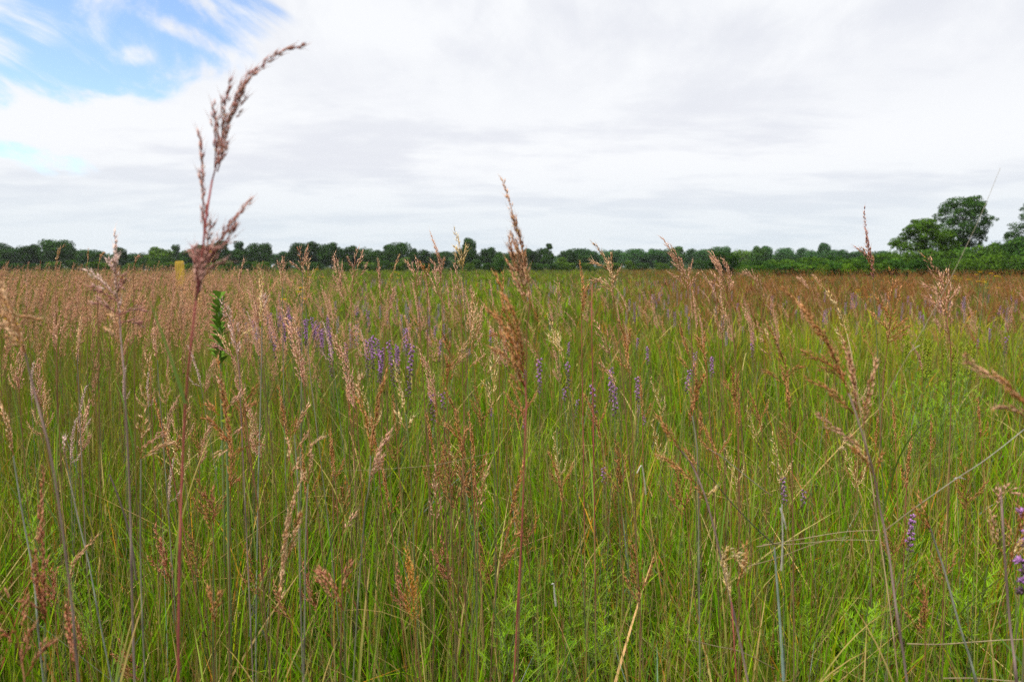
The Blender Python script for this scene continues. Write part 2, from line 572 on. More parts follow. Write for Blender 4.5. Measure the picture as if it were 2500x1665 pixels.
S('lilac plume with tiers of short brown side branches, left of the yellow marker', 1.1, 'lilac', 'narrow', 'mauve',
  [(279, 568), (281, 600), (282, 630), (283, 665), (286, 720), (292, 780), (296, 840), (301, 880), (307, 1000), (318, 1250), (327, 1620)], 5,
  lobes=[dict(s='thin', pal='mauve', w=1.4, p=[(326, 684), (306, 690), (288, 708)]), dict(s='thin', pal='mauve', w=1.3, p=[(322, 700), (304, 698), (288, 712)]),
         dict(s='thin', pal='lilac', w=1.2, p=[(212, 660), (228, 672), (246, 690), (280, 720)]), dict(s='thin', pal='mauve', w=1.2, p=[(212, 704), (234, 712), (252, 718), (284, 735)]),
         dict(s='thin', pal='mauve', w=1.2, p=[(340, 762), (318, 756), (302, 762), (290, 770)]), dict(s='thin', pal='mauve', w=1.2, p=[(248, 740), (266, 748), (288, 768)]),
         dict(s='thin', pal='mauve', w=1.2, p=[(318, 794), (304, 786), (292, 788)]), dict(s='thin', pal='tan', w=1.2, p=[(262, 776), (276, 784), (290, 800)]),
         dict(s='thin', pal='tan', w=1.2, p=[(270, 806), (280, 820), (294, 840)]), dict(s='thin', w=1.2, p=[(254, 640), (262, 650), (280, 664)]), dict(s='thin', w=1, p=[(292, 640), (286, 650), (283, 664)])],
  w=.8, rs=1.3, wind=0, anth=.05)
S('slim upright head rising above the right-hand thicket, below the tall tree', 1.9, 'mauve', 'narrow', 'green',
  [(2110, 512), (2112, 545), (2117, 575), (2123, 610), (2129, 645), (2133, 690), (2137, 760), (2142, 860), (2147, 960)], 5,
  lobes=[[(2104, 572), (2112, 598), (2124, 625)], dict(s='open', w=.6, pal='rust', p=[(2122, 610), (2127, 640), (2131, 668)]), [(2098, 605), (2112, 618), (2126, 640)]], w=.8, anth=.12)
S('rust open head with a spray to the right, right of the slim upright head', 1.75, 'rust', 'loose', 'brown',
  [(2175, 662), (2178, 690), (2180, 720), (2176, 760), (2172, 800), (2167, 840), (2162, 880), (2157, 920), (2150, 1060)], 5,
  lobes=[[(2219, 778), (2200, 792), (2176, 810)], [(2212, 795), (2194, 810), (2172, 826)], [(2145, 725), (2158, 750), (2172, 770)], [(2140, 765), (2156, 788), (2170, 806)], [(2205, 812), (2190, 822), (2168, 838)]], w=.8, anth=.15, wind=0)
S('tall pink plume leaning left beneath the tree at the right edge', 1.55, 'pink', 'loose', 'brown',
  [(2262, 628), (2280, 656), (2298, 684), (2308, 715), (2312, 755), (2315, 800), (2321, 850), (2322, 930), (2320, 1060)], 5,
  lobes=[[(2265, 698), (2282, 705), (2306, 722)], dict(s='thin', w=1.5, p=[(2270, 728), (2290, 748), (2310, 770)]), [(2326, 705), (2318, 725), (2310, 745)], [(2330, 748), (2322, 765), (2312, 785)], [(2278, 785), (2296, 796), (2314, 815)]], w=.9, anth=.08)
S('forked dark rust stalk with a bare arching upper branch, left of the big copper head', 1.45, 'brown', 'thin', 'brown',
  [(1875, 792), (1890, 822), (1904, 858), (1918, 895), (1923, 930), (1926, 970), (1928, 1010), (1932, 1080), (1936, 1280)], 6,
  lobes=[[(1870, 906), (1890, 918), (1914, 938)], [(1946, 893), (1934, 902), (1924, 918)], dict(s='narrow', w=.8, p=[(1921, 905), (1924, 945), (1927, 1000)]), dict(s='open', w=.5, pal='tan', p=[(1860, 800), (1880, 840), (1900, 880)])], w=1, rs=1.1)
S('two-pronged rust head on a dark stem, right of the purple spike', 1.9, 'rust', 'thin', 'brown',
  [(1719, 818), (1720, 840), (1722, 865), (1725, 900), (1729, 950), (1733, 1005), (1740, 1130)], 3, lobes=[[(1700, 820), (1710, 842), (1722, 868)]], w=1.3)
S('dense bristling orange-brown head on a thick grey stem, right of centre', 1.45, 'rust', 'tight', 'grey',
  [(1697, 896), (1700, 925), (1700, 950), (1697, 980), (1690, 1015), (1702, 1090), (1704, 1180), (1706, 1300)], 4, w=.6, wind=-.1, rs=1.2,
  lobes=[[(1718, 918), (1710, 940), (1702, 960)], dict(s='thin', w=1.2, p=[(1682, 980), (1682, 1010), (1684, 1040)]), [(1706, 1010), (1708, 1040), (1709, 1070)], [(1684, 945), (1692, 970), (1698, 1000)]])
S('dark golden-brown narrow head with three prongs, left of the forked rust stalk', 1.6, 'brown', 'thin', 'brown',
  [(1789, 898), (1791, 930), (1794, 965), (1796, 995), (1798, 1022), (1802, 1095), (1804, 1280)], 4, lobes=[[(1802, 922), (1799, 945), (1796, 970)], [(1780, 942), (1787, 958), (1795, 975)]], w=1.2)
S('broad tan plume streaming left above the rust-red far field', 2.2, 'pink', 'plume', 'brown',
  [(1618, 583), (1636, 608), (1652, 632), (1666, 655), (1676, 682), (1680, 712), (1684, 760), (1690, 860)], 5,
  lobes=[[(1640, 645), (1655, 658), (1672, 680)], [(1636, 622), (1650, 640), (1668, 662)], [(1688, 640), (1684, 662), (1679, 690)], [(1702, 668), (1694, 684), (1682, 705)], [(1640, 668), (1656, 680), (1674, 696)]], w=.8)
S('double tan plume streaming left in front of the round dark bush', 2.1, 'pink', 'plume', 'brown',
  [(1740, 622), (1752, 648), (1764, 672), (1771, 695), (1776, 718), (1784, 762), (1792, 840)], 4,
  lobes=[dict(s='tight', w=.7, p=[(1759, 634), (1772, 655), (1780, 680), (1778, 712)]), [(1738, 688), (1754, 698), (1772, 714)], [(1745, 668), (1758, 684), (1772, 704)], [(1796, 690), (1788, 704), (1779, 720)]], w=.9)
S('narrow pinkish head left of the double tan plume', 2.7, 'pink', 'narrow', 'brown', [(1716, 667), (1730, 690), (1742, 710), (1749, 735), (1752, 780), (1756, 850)], 3, w=1)
S('upright straw-brown head under the double tan plume', 2.3, 'tan', 'loose', 'brown', [(1760, 728), (1762, 755), (1764, 790), (1764, 825), (1766, 900)], 3, w=.8, lobes=[[(1742, 760), (1750, 785), (1762, 810)]])
S('tan head with its tip bent flat to the left, behind the copper head', 3.0, 'pink', 'plume', 'brown', [(1811, 668), (1832, 674), (1848, 690), (1856, 715), (1860, 760), (1864, 830)], 3, w=.9)
S('first of two small tan plumes above the big copper head', 3.0, 'pink', 'tight', 'brown', [(1951, 681), (1966, 694), (1978, 712), (1990, 745), (2000, 800)], 2, w=1)
S('second, rightmost of two small tan plumes above the big copper head', 3.0, 'tan', 'tight', 'brown', [(1987, 675), (2000, 692), (2010, 712), (2018, 745), (2026, 810)], 2, w=1)
S('mauve-brown head leaning left beside purple spike, yellow specks on it', 1.9, 'brown', 'tight', 'green', [(1661, 796), (1668, 825), (1677, 852), (1687, 880), (1690, 930), (1693, 1010)], 3, w=.7, anth=.15, lobes=[[(1664, 878), (1674, 890), (1684, 905)]])
S('rust head with a curled left arm, centre-right of the treeline gap', 1.7, 'tan', 'tight', 'brown',
  [(1449, 592), (1466, 614), (1478, 634), (1487, 655), (1494, 680), (1497, 722), (1503, 765), (1510, 812), (1518, 900)], 5,
  lobes=[dict(s='thin', w=1.3, p=[(1448, 639), (1464, 646), (1484, 658)]), [(1488, 624), (1492, 644), (1496, 668)], [(1509, 661), (1502, 676), (1496, 698)], dict(s='thin', p=[(1436, 690), (1456, 684), (1476, 690), (1494, 706)]), dict(s='thin', p=[(1466, 706), (1480, 702), (1495, 714)])], w=.55)
S('long rust head leaning left beneath the curled-arm head', 1.75, 'rust', 'tight', 'brown',
  [(1511, 783), (1520, 810), (1528, 840), (1533, 875), (1536, 910), (1540, 965), (1545, 1080)], 4, w=.75, lobes=[[(1512, 878), (1522, 892), (1534, 908)], [(1535, 805), (1534, 830), (1532, 860)]])
S('pale pink head leaning left, left of the long rust head', 2.0, 'pink', 'loose', 'green', [(1454, 783), (1468, 812), (1480, 838), (1490, 865), (1496, 920), (1500, 1000)], 3, w=.6, lobes=[[(1464, 842), (1476, 852), (1490, 866)]])
S('tiny pinkish head with a hooked left tip below the pale pink head', 1.9, 'pink', 'thin', 'green', [(1466, 888), (1482, 905), (1496, 925), (1505, 950), (1512, 1010), (1518, 1100)], 3, w=1.3)
S('bare dark red stem topped by a small curl, left of the curled-arm head', 1.7, 'tan', 'thin', 'red', [(1472, 690), (1458, 687), (1446, 694), (1445, 720), (1445, 800), (1446, 880), (1448, 1000)], 2, w=.8, rs=1.1)
S('upright orange head on a straight red stem, left of the bare curled stem', 1.9, 'rust', 'narrow', 'red', [(1416, 643), (1421, 675), (1424, 705), (1423, 740), (1420, 775), (1421, 880), (1423, 1000)], 4, w=1, lobes=[[(1434, 700), (1430, 725), (1424, 750)]])
S('small pale head standing left of the straight red stem', 2.9, 'pink', 'loose', 'green', [(1360, 686), (1362, 708), (1361, 742), (1362, 800), (1364, 880)], 2, w=.7)
S('half-bare head on a slanting dark green stem, right of the thick rust head', 1.75, 'straw', 'thin', 'green',
  [(1339, 773), (1350, 800), (1360, 830), (1368, 852), (1376, 885), (1388, 942), (1396, 1005), (1404, 1120)], 4, w=1.3, lobes=[[(1366, 820), (1367, 842), (1370, 866)], [(1342, 822), (1354, 838), (1368, 856)]], anth=.15)
S('slim dark upright head behind and left of the thick rust head', 2.0, 'rust', 'narrow', 'brown', [(1228, 671), (1228, 705), (1227, 740), (1224, 775), (1222, 800), (1220, 900)], 4, w=.8)
S('broad bushy tan plume with a wide right side, left of the thick rust head', 1.8, 'tan', 'plume', 'brown',
  [(1149, 707), (1154, 735), (1154, 765), (1150, 800), (1146, 840), (1141, 880), (1136, 960), (1132, 1060)], 4, wind=.25, w=.7,
  lobes=[dict(s='thin', w=1.5, p=[(1178, 748), (1172, 780), (1162, 815), (1150, 850)]), [(1182, 865), (1168, 878), (1148, 895)], [(1176, 820), (1165, 838), (1150, 860)]])
S('tall straw head in front of the taller dark tree, left of mid-photo', 1.9, 'straw', 'loose', 'green',
  [(1109, 560), (1117, 585), (1125, 607), (1128, 635), (1130, 665), (1133, 722), (1136, 780), (1140, 880)], 4, w=.6, lobes=[[(1140, 608), (1135, 625), (1130, 645)], [(1112, 620), (1120, 634), (1128, 650)], [(1108, 600), (1116, 612), (1125, 625)]])
S('pink feathery head close beside the tall straw head', 2.0, 'pink', 'loose', 'brown', [(1110, 628), (1114, 655), (1117, 690), (1122, 725), (1126, 755), (1128, 850)], 4, w=.6)
S('sharp-tipped pink head over the treeline, left of the tall straw head', 2.0, 'pink', 'tight', 'brown',
  [(1051, 570), (1058, 588), (1064, 606), (1070, 628), (1075, 648), (1076, 700), (1079, 735), (1080, 800), (1082, 900)], 5,
  lobes=[[(1053, 637), (1062, 650), (1074, 668)], [(1086, 634), (1083, 650), (1077, 668)], dict(s='plume', w=.6, p=[(1060, 660), (1064, 690), (1074, 730)])], w=.7)
S('forked pinkish head, second left of the tall straw head', 2.1, 'pink', 'loose', 'brown', [(1018, 633), (1019, 655), (1016, 680), (1018, 717), (1024, 775), (1030, 880)], 3, w=.7, lobes=[[(987, 637), (999, 652), (1012, 672)], [(1030, 668), (1026, 684), (1018, 702)]])
S('rust-tipped forked head on a straight stem, between two pinkish heads', 2.1, 'rust', 'loose', 'brown', [(1027, 642), (1036, 654), (1042, 675), (1043, 720), (1043, 780), (1044, 900)], 3, w=.5, lobes=[[(1050, 650), (1046, 664), (1042, 680)]])
S('spreading straw-brown head with wide right branches, lower left of centre', 1.55, 'brown', 'loose', 'brown',
  [(1071, 801), (1084, 822), (1095, 845), (1098, 880), (1094, 915), (1090, 951), (1093, 1010), (1096, 1100)], 5, w=.6, wind=.2,
  lobes=[dict(s='thin', w=1.3, pal='tan', p=[(1138, 839), (1124, 862), (1104, 890)]), dict(s='thin', pal='tan', w=1.3, p=[(1132, 870), (1116, 886), (1098, 905)]), [(1082, 838), (1090, 850), (1098, 862)], dict(s='tight', w=.6, p=[(1088, 880), (1090, 910), (1090, 940)])])
S('thin rust head running down right, beneath the spreading straw-brown head', 1.5, 'rust', 'thin', 'brown', [(1089, 950), (1098, 975), (1112, 1010), (1122, 1060), (1130, 1119), (1132, 1200), (1134, 1320)], 4, w=1.5, lobes=[[(1090, 1040), (1104, 1052), (1122, 1075)], [(1138, 1050), (1134, 1075), (1130, 1100)]])
S('loose straw head low at mid-photo, left of the thick rust stem', 1.7, 'straw', 'loose', 'green', [(1213, 832), (1212, 870), (1206, 915), (1204, 960), (1204, 1010), (1206, 1100), (1207, 1200)], 4, w=.55, lobes=[[(1180, 928), (1190, 950), (1200, 985)]])
S('pale fuzzy head on a tall grey-blue stem, left of the purple patch', 1.75, 'straw', 'tight', 'blue',
  [(634, 662), (637, 690), (638, 720), (638, 760), (639, 795), (639, 850), (635, 1020), (630, 1200)], 4, w=.6, wind=0, rs=1.15, lobes=[dict(s='plume', w=.6, pal='lilac', p=[(636, 730), (638, 750), (639, 772)])])
S('slim tan head leaning right, left of the pale fuzzy head', 2.4, 'pink', 'narrow', 'brown', [(595, 637), (589, 660), (584, 685), (582, 720), (582, 780), (584, 880)], 3, w=1.1, wind=.2)
S('twin-pronged pink head before the dark trees, left of centre', 2.3, 'pink', 'loose', 'grey', [(730, 603), (732, 622), (735, 642), (738, 662), (738, 740), (737, 860), (735, 1000)], 3, w=.45, lobes=[[(748, 603), (744, 622), (738, 650)], [(755, 622), (748, 638), (739, 655)], [(718, 642), (728, 652), (737, 664)]])
S('open pale head directly below the twin-pronged pink head', 2.1, 'tan', 'loose', 'grey', [(752, 635), (751, 665), (750, 700), (746, 742), (750, 800), (756, 900), (775, 1060)], 3, w=.7)
S('short bushy pink head left of the twin-pronged head', 2.6, 'pink', 'plume', 'grey', [(692, 631), (692, 650), (689, 675), (689, 700), (690, 790)], 3, w=.6, lobes=[[(680, 640), (684, 655), (689, 675)]])
S('large pink plume with a sharp tip, left of centre under the treeline', 2.2, 'pink', 'plume', 'brown', [(817, 626), (822, 648), (828, 680), (834, 710), (844, 745), (846, 800), (848, 900)], 4, w=.8, lobes=[[(835, 648), (834, 668), (832, 690)]])
S('hand-shaped pinkish head with drooping prongs against the dark trees', 2.2, 'pink', 'loose', 'brown', [(875, 608), (868, 625), (866, 650), (862, 690), (858, 722), (858, 800), (860, 900)], 4, w=.5, lobes=[[(853, 630), (858, 645), (864, 662)], [(882, 612), (880, 632), (872, 655)], [(893, 646), (888, 660), (878, 675)]])
S('narrow tan spire, right of the hand-shaped head', 2.4, 'pink', 'tight', 'brown', [(924, 639), (926, 665), (928, 700), (930, 735), (935, 790), (940, 900)], 3, w=.9)
S('bare-necked thin tan wisp leaning right, over the green far strip', 2.6, 'tan', 'narrow', 'brown', [(973, 625), (968, 642), (958, 668), (952, 710), (950, 790)], 2, w=.7)
S('soft pink plume behind the purple flowers, left of centre', 2.4, 'pink', 'plume', 'brown', [(962, 704), (958, 725), (950, 748), (944, 775), (940, 850)], 3, w=.8)
S('two-armed dark rust head, tall left arm and bowed right arm, lower left of centre', 1.35, 'rust', 'tight', 'grey',
  [(943, 905), (934, 940), (924, 977), (916, 1025), (909, 1070), (905, 1112), (901, 1188), (893, 1230), (880, 1380), (868, 1560)], 5, wind=.1, w=.7,
  lobes=[dict(s='tight', w=.5, pal='rust', p=[(867, 980), (880, 1002), (893, 1028), (902, 1080)]), dict(s='tight', w=.5, pal='tan', p=[(882, 920), (876, 950), (884, 985)]),
         dict(s='tight', w=.7, pal='pink', p=[(956, 1047), (941, 1076), (925, 1106), (905, 1160)]), dict(s='thin', pal='pink', w=1.2, p=[(934, 1118), (920, 1140), (904, 1175)])], rs=1.1)
S('loose straw head, right of the two-armed rust head', 1.55, 'straw', 'tight', 'green', [(963, 886), (970, 915), (977, 945), (984, 980), (989, 1007), (996, 1060), (1004, 1180), (1010, 1330)], 4, w=.55, lobes=[[(962, 1010), (974, 1022), (988, 1045)], [(1012, 1015), (1004, 1030), (992, 1050)]])
S('heavy dark rust panicle with left-hanging branches, right of the tallest stalk', 1.4, 'rust', 'tight', 'brown',
  [(533, 875), (538, 915), (543, 955), (552, 1010), (561, 1070), (566, 1130), (562, 1206), (562, 1290), (560, 1420)], 6,
  lobes=[dict(s='thin', w=1.3, p=[(498, 991), (514, 998), (536, 1015)]), dict(s='thin', w=1.5, p=[(517, 1017), (532, 1036), (556, 1072)]), dict(s='thin', w=1.2, p=[(530, 1068), (545, 1075), (562, 1092)]),
         dict(s='thin', w=1.2, pal='pink', p=[(536, 935), (542, 945), (548, 962)]), dict(s='thin', w=1.2, pal='pink', p=[(582, 965), (568, 980), (552, 1000)]), dict(s='thin', pal='tan', w=1.1, p=[(543, 1102), (554, 1096), (566, 1092)]),
         dict(s='thin', w=1.2, pal='red', p=[(588, 1164), (574, 1172), (562, 1182)])], w=.9)
S('red-brown stem with small spread branches, hard right of the heavy rust panicle', 1.45, 'brown', 'thin', 'brown',
  [(622, 947), (608, 968), (594, 986), (598, 1010), (603, 1040), (613, 1130), (628, 1220), (640, 1400)], 2, w=1.2, wind=.2, rs=1.2, lobes=[[(612, 990), (602, 1000), (596, 1016)], [(628, 1090), (616, 1090), (606, 1092)], [(576, 1106), (590, 1096), (606, 1088)], dict(s='thin', pal='pink', p=[(585, 1050), (594, 1040), (602, 1034)])])
S('loose lilac-tan head leaning over the dark green leafy plant', 1.6, 'lilac', 'loose', 'mauve',
  [(544, 735), (556, 768), (568, 802), (574, 835), (580, 872), (585, 920), (588, 1000)], 4, w=.7, wind=-.1,
  lobes=[dict(s='thin', pal='tan', w=1.3, p=[(528, 821), (546, 838), (566, 868)]), dict(s='thin', pal='mauve', w=1.3, p=[(522, 845), (544, 852), (572, 875)]), dict(s='thin', pal='tan', p=[(606, 785), (594, 805), (578, 830)]), dict(s='thin', pal='straw', p=[(604, 808), (590, 820), (578, 835)])])
S('pale tan head tilted right, on a thick grey stem left of the two-armed head', 1.4, 'tan', 'tight', 'grey', [(752, 992), (740, 1012), (729, 1036), (719, 1060), (722, 1110), (728, 1200), (732, 1400)], 3, w=.6, wind=.2, lobes=[dict(s='thin', w=1.2, p=[(748, 1062), (736, 1078), (724, 1098)])], rs=1.2)
S('crooked pale head with several bent arms, below the pale tan head', 1.3, 'tan', 'tight', 'grey', [(788, 1066), (770, 1080), (758, 1100), (756, 1140), (752, 1181), (748, 1260), (745, 1400)], 4, w=.45, wind=.2, lobes=[[(690, 1085), (700, 1105), (704, 1125)], [(730, 1120), (722, 1140), (712, 1160)], [(728, 1135), (742, 1160), (752, 1180)]], rs=1.2)
S('long pale buff head hanging down, below the crooked pale head', 1.15, 'tan', 'tight', 'brown', [(741, 1158), (726, 1195), (712, 1240), (698, 1300), (692, 1360), (687, 1420), (682, 1470), (678, 1560), (674, 1662)], 6, w=.65, wind=.1, lobes=[dict(s='thin', w=1.4, p=[(726, 1270), (716, 1310), (702, 1360)]), dict(s='thin', pal='brown', w=1.2, p=[(742, 1250), (728, 1272), (712, 1300)])])
S('bent buff head pointing right, low at the left', 1.4, 'tan', 'narrow', 'brown', [(232, 1313), (215, 1332), (196, 1355), (178, 1380), (167, 1428), (168, 1500)], 4, w=1, wind=.2)
S('blurred tall rust spike at the lower left', 1.0, 'red', 'narrow', 'green', [(106, 1145), (102, 1200), (99, 1255), (102, 1320), (107, 1390), (110, 1520), (112, 1660)], 5, w=1.1, lobes=[dict(s='tight', w=.7, p=[(118, 1330), (110, 1380), (106, 1440), (108, 1500)]), [(142, 1420), (130, 1445), (116, 1480)], [(86, 1440), (94, 1465), (106, 1495)]], rs=1.2)
S('rust head close to the bottom edge, right of the blurred rust spike', 1.05, 'red', 'narrow', 'red', [(160, 1480), (168, 1530), (176, 1580), (186, 1640), (192, 1700)], 3, w=1)
S('drooping coral-brown cluster in the bottom left corner', .9, 'red', 'open', 'brown', [(20, 1480), (34, 1530), (48, 1590), (60, 1660), (64, 1720)], 2, w=1, lobes=[dict(s='thin', w=1.3, p=[(0, 1560), (20, 1545), (40, 1540)]), dict(s='thin', w=1.3, p=[(62, 1550), (56, 1590), (52, 1630)]), dict(s='thin', w=1.3, p=[(100, 1590), (84, 1610), (64, 1650)])])
S('short rust head with two teeth, right of the tallest stalk at knee height', 1.4, 'red', 'tight', 'green', [(520, 1190), (519, 1215), (520, 1240), (521, 1275), (521, 1340), (520, 1440)], 3, w=.6, lobes=[[(505, 1200), (510, 1220), (518, 1245)]])
S('dark red-brown tufted head on a stem reaching the bottom edge, left of centre', 1.2, 'brown', 'tight', 'brown', [(508, 1434), (516, 1465), (522, 1495), (527, 1530), (526, 1590), (524, 1665)], 3, w=.7, lobes=[[(536, 1446), (532, 1468), (526, 1495)]])
S('red shaggy head with long right-to-left bristles near the bottom, left of centre', 1.15, 'red', 'plume', 'green', [(778, 1400), (800, 1425), (822, 1455), (838, 1490), (842, 1560), (842, 1665)], 3, w=.8, wind=-.4, lobes=[dict(s='thin', w=1.2, p=[(770, 1408), (796, 1412), (826, 1438)]), dict(s='thin', w=1.2, p=[(850, 1388), (840, 1420), (834, 1450)])])
S('slanting rust head crossing the mid-photo stem', 1.35, 'rust', 'tight', 'brown', [(1279, 1131), (1268, 1170), (1256, 1212), (1246, 1262), (1232, 1330), (1218, 1395), (1206, 1480), (1200, 1600)], 3, w=.55, wind=.1, lobes=[dict(s='loose', w=.6, p=[(1266, 1300), (1248, 1320), (1226, 1370)]), dict(s='tight', w=.5, p=[(1262, 1262), (1246, 1290), (1238, 1310)]), dict(s='thin', w=1.3, p=[(1252, 1340), (1236, 1365), (1220, 1392)])])
S('bright orange fine-bristled plume near the bottom, left of centre', 1.25, 'orange', 'fine', 'orange' if 'orange' in STEMC else 'brown', [(992, 1338), (998, 1375), (1005, 1425), (1010, 1480), (1015, 1530), (1015, 1600), (1016, 1665)], 4, w=1.5, wind=-.05, size=.0065)
S('tan open head in the low grass at mid-left', 1.45, 'pink', 'loose', 'brown', [(1062, 1156), (1064, 1195), (1066, 1240), (1066, 1285), (1064, 1350)], 3, w=.6, wind=.1)
S('pale tan open head in the low grass, right of its darker twin', 1.4, 'tan', 'loose', 'green', [(1188, 1138), (1182, 1170), (1174, 1215), (1167, 1273), (1166, 1350)], 3, w=.5, wind=0)
S('scattered russet head in the low grass under the two-armed head', 1.35, 'rust', 'loose', 'brown', [(846, 1165), (843, 1195), (840, 1230), (838, 1270), (836, 1350)], 3, w=.6, wind=0, lobes=[dict(s='thin', pal='pink', p=[(860, 1265), (850, 1280), (840, 1300)])])
S('thick mauve stem slanting to the bottom edge with rust bristles at its top, right half', 1.25, 'rust', 'thin', 'mauve',
  [(1604, 1015), (1622, 1040), (1642, 1070), (1662, 1100), (1690, 1135), (1710, 1180), (1724, 1218), (1748, 1308), (1773, 1418), (1800, 1535), (1826, 1664)], 3, w=1.5, rs=1.5,
  lobes=[dict(s='thin', w=1.3, p=[(1609, 1119), (1632, 1128), (1662, 1148), (1700, 1180)]), dict(s='thin', w=1.2, p=[(1680, 1110), (1692, 1130), (1704, 1158)]), dict(s='thin', w=1.2, pal='straw', p=[(1738, 1190), (1732, 1205), (1724, 1222)]), dict(s='thin', w=1, p=[(1696, 1185), (1708, 1200), (1722, 1222)])])
S('curled golden straw head beside the thick mauve stem', 1.2, 'straw', 'thin', 'red', [(1800, 1360), (1786, 1345), (1772, 1348), (1768, 1375), (1776, 1420), (1786, 1468), (1792, 1560), (1798, 1665)], 5, w=1.5, wind=.2, lobes=[dict(s='tight', w=.6, p=[(1808, 1378), (1792, 1362), (1774, 1366)]), dict(s='thin', pal='rust', w=1.2, p=[(1830, 1345), (1822, 1380), (1800, 1430)])])
S('blue-green slanting stem with a small rust head, lower right', 1.2, 'rust', 'loose', 'blue', [(2243, 1206), (2252, 1232), (2260, 1255), (2269, 1282), (2284, 1328), (2302, 1380), (2322, 1450), (2342, 1525), (2384, 1665)], 3, w=.4, rs=1.5, lobes=[[(2234, 1240), (2248, 1262), (2266, 1285)], [(2250, 1272), (2260, 1284), (2274, 1300)]])
S('thick grey-mauve stem near the right edge with curling rust tufts', 1.1, 'rust', 'thin', 'mauve', [(2438, 1142), (2442, 1190), (2446, 1240), (2452, 1340), (2459, 1440), (2467, 1535), (2482, 1665)], 1, w=.8, rs=1.6, main=False,
  lobes=[dict(s='thin', w=1.3, pal='pink', p=[(2462, 1196), (2444, 1192), (2432, 1210), (2436, 1240)]), dict(s='loose', w=.6, p=[(2482, 1170), (2484, 1220), (2476, 1290), (2466, 1386)]), dict(s='thin', w=1.3, pal='tan', p=[(2402, 1245), (2418, 1290), (2440, 1340)]), dict(s='thin', w=1.2, pal='straw', p=[(2494, 1330), (2482, 1350), (2466, 1370)])])
S('pale buff head cut by the left edge on a grey-blue stem', 1.3, 'tan', 'narrow', 'blue', [(0, 985), (12, 1020), (24, 1062), (32, 1112), (54, 1252), (82, 1411), (95, 1560)], 3, w=1.1, rs=1.2)
S('small pale head on a leaning blue-grey stem, left third', 1.4, 'lilac', 'narrow', 'blue', [(157, 1068), (157, 1090), (160, 1118), (170, 1170), (192, 1272), (217, 1376), (240, 1500)], 2, w=.8, rs=1.1)
S('tan forked head beside the lilac plume stalk, left third', 1.3, 'tan', 'loose', 'grey', [(350, 1010), (348, 1045), (346, 1080), (344, 1120), (343, 1360), (350, 1570)], 3, w=.5, wind=.3, rs=1.2, lobes=[dict(s='thin', pal='pink', w=1.3, p=[(420, 1052), (392, 1062), (352, 1090)]), dict(s='thin', w=1.2, p=[(404, 1090), (380, 1096), (348, 1118)])])
S('cattail-like pale head in the left field, standing straight', 2.0, 'tan', 'narrow', 'grey', [(197, 783), (193, 810), (190, 840), (188, 865), (190, 900), (193, 960), (196, 1050)], 3, w=1.1, wind=0)
S('soft pink head left of the tallest stalk stem', 1.9, 'pink', 'tight', 'grey', [(380, 772), (377, 800), (375, 828), (384, 878), (388, 940)], 3, w=.7, wind=.1)
S('fan-shaped tan tuft left of the tallest stalk, waist height', 1.8, 'tan', 'loose', 'brown', [(358, 862), (362, 885), (366, 905), (368, 930), (370, 1000)], 3, w=.6)
S('small rust tuft on a grey stem among the far-left heads', 2.1, 'pink', 'loose', 'brown', [(138, 798), (138, 830), (139, 862), (140, 930), (142, 1000)], 2, w=.7)
S('long slender buff head arching right over the left treeline', 2.4, 'tan', 'narrow', 'brown', [(153, 602), (145, 612), (140, 630), (137, 655), (136, 690), (136, 760)], 3, w=.9, wind=.1)
S('slender head pointing right just left of the lilac plume', 2.6, 'tan', 'narrow', 'brown', [(252, 619), (245, 630), (240, 648), (238, 680), (238, 740)], 2, w=.9, wind=.1)
S('slender straight head between the two arching buff heads at left', 2.6, 'tan', 'narrow', 'brown', [(215, 611), (214, 632), (212, 650), (212, 690), (212, 740)], 2, w=.8, wind=0)
S('bluntly arched buff head left of the yellow marker', 2.4, 'pink', 'narrow', 'brown', [(342, 628), (333, 632), (328, 648), (326, 680), (326, 740)], 2, w=.9, wind=.1)

# ------------------------------------------------------------------ bare stems and dead stalks
M_STRAW = M_STEM


def dead(label, d, pts, rad, c0, c1, spur=None, dz=None):
    P = [at(x, y, d) for x, y in pts]
    for i, p in enumerate(P):
        p[1] += (dz or 0.10) * (i / (len(P) - 1) - 0.5)
    o0 = P[-1]
    root = empty('dead_stalk', (o0[0], o0[1], o0[2]))
    tag(root, label, 'dead stalk', 'bare dead stalks among the grass')
    path, L = spline(P[::-1], 30)
    t = np.linspace(0, 1, 30)[:, None]
    vb = VB()
    c = np.array(c1) + (np.array(c0) - np.array(c1)) * t
    tube(vb, path, rad * np.linspace(1.0, 0.5, 30), c * (0.85 + 0.3 * rng.random((30, 1))), 6)
    vb.build('stem', M_STEM, root, origin=o0)
    for sp in (spur or []):
        q = np.array([at(x, y, d) for x, y in sp])
        vb = VB()
        tube(vb, spline(q, 8)[0], np.linspace(rad * 1.1, rad * 0.4, 8), np.array(c0), 5)
        vb.build('side_twig', M_STEM, root, origin=o0)
    return root


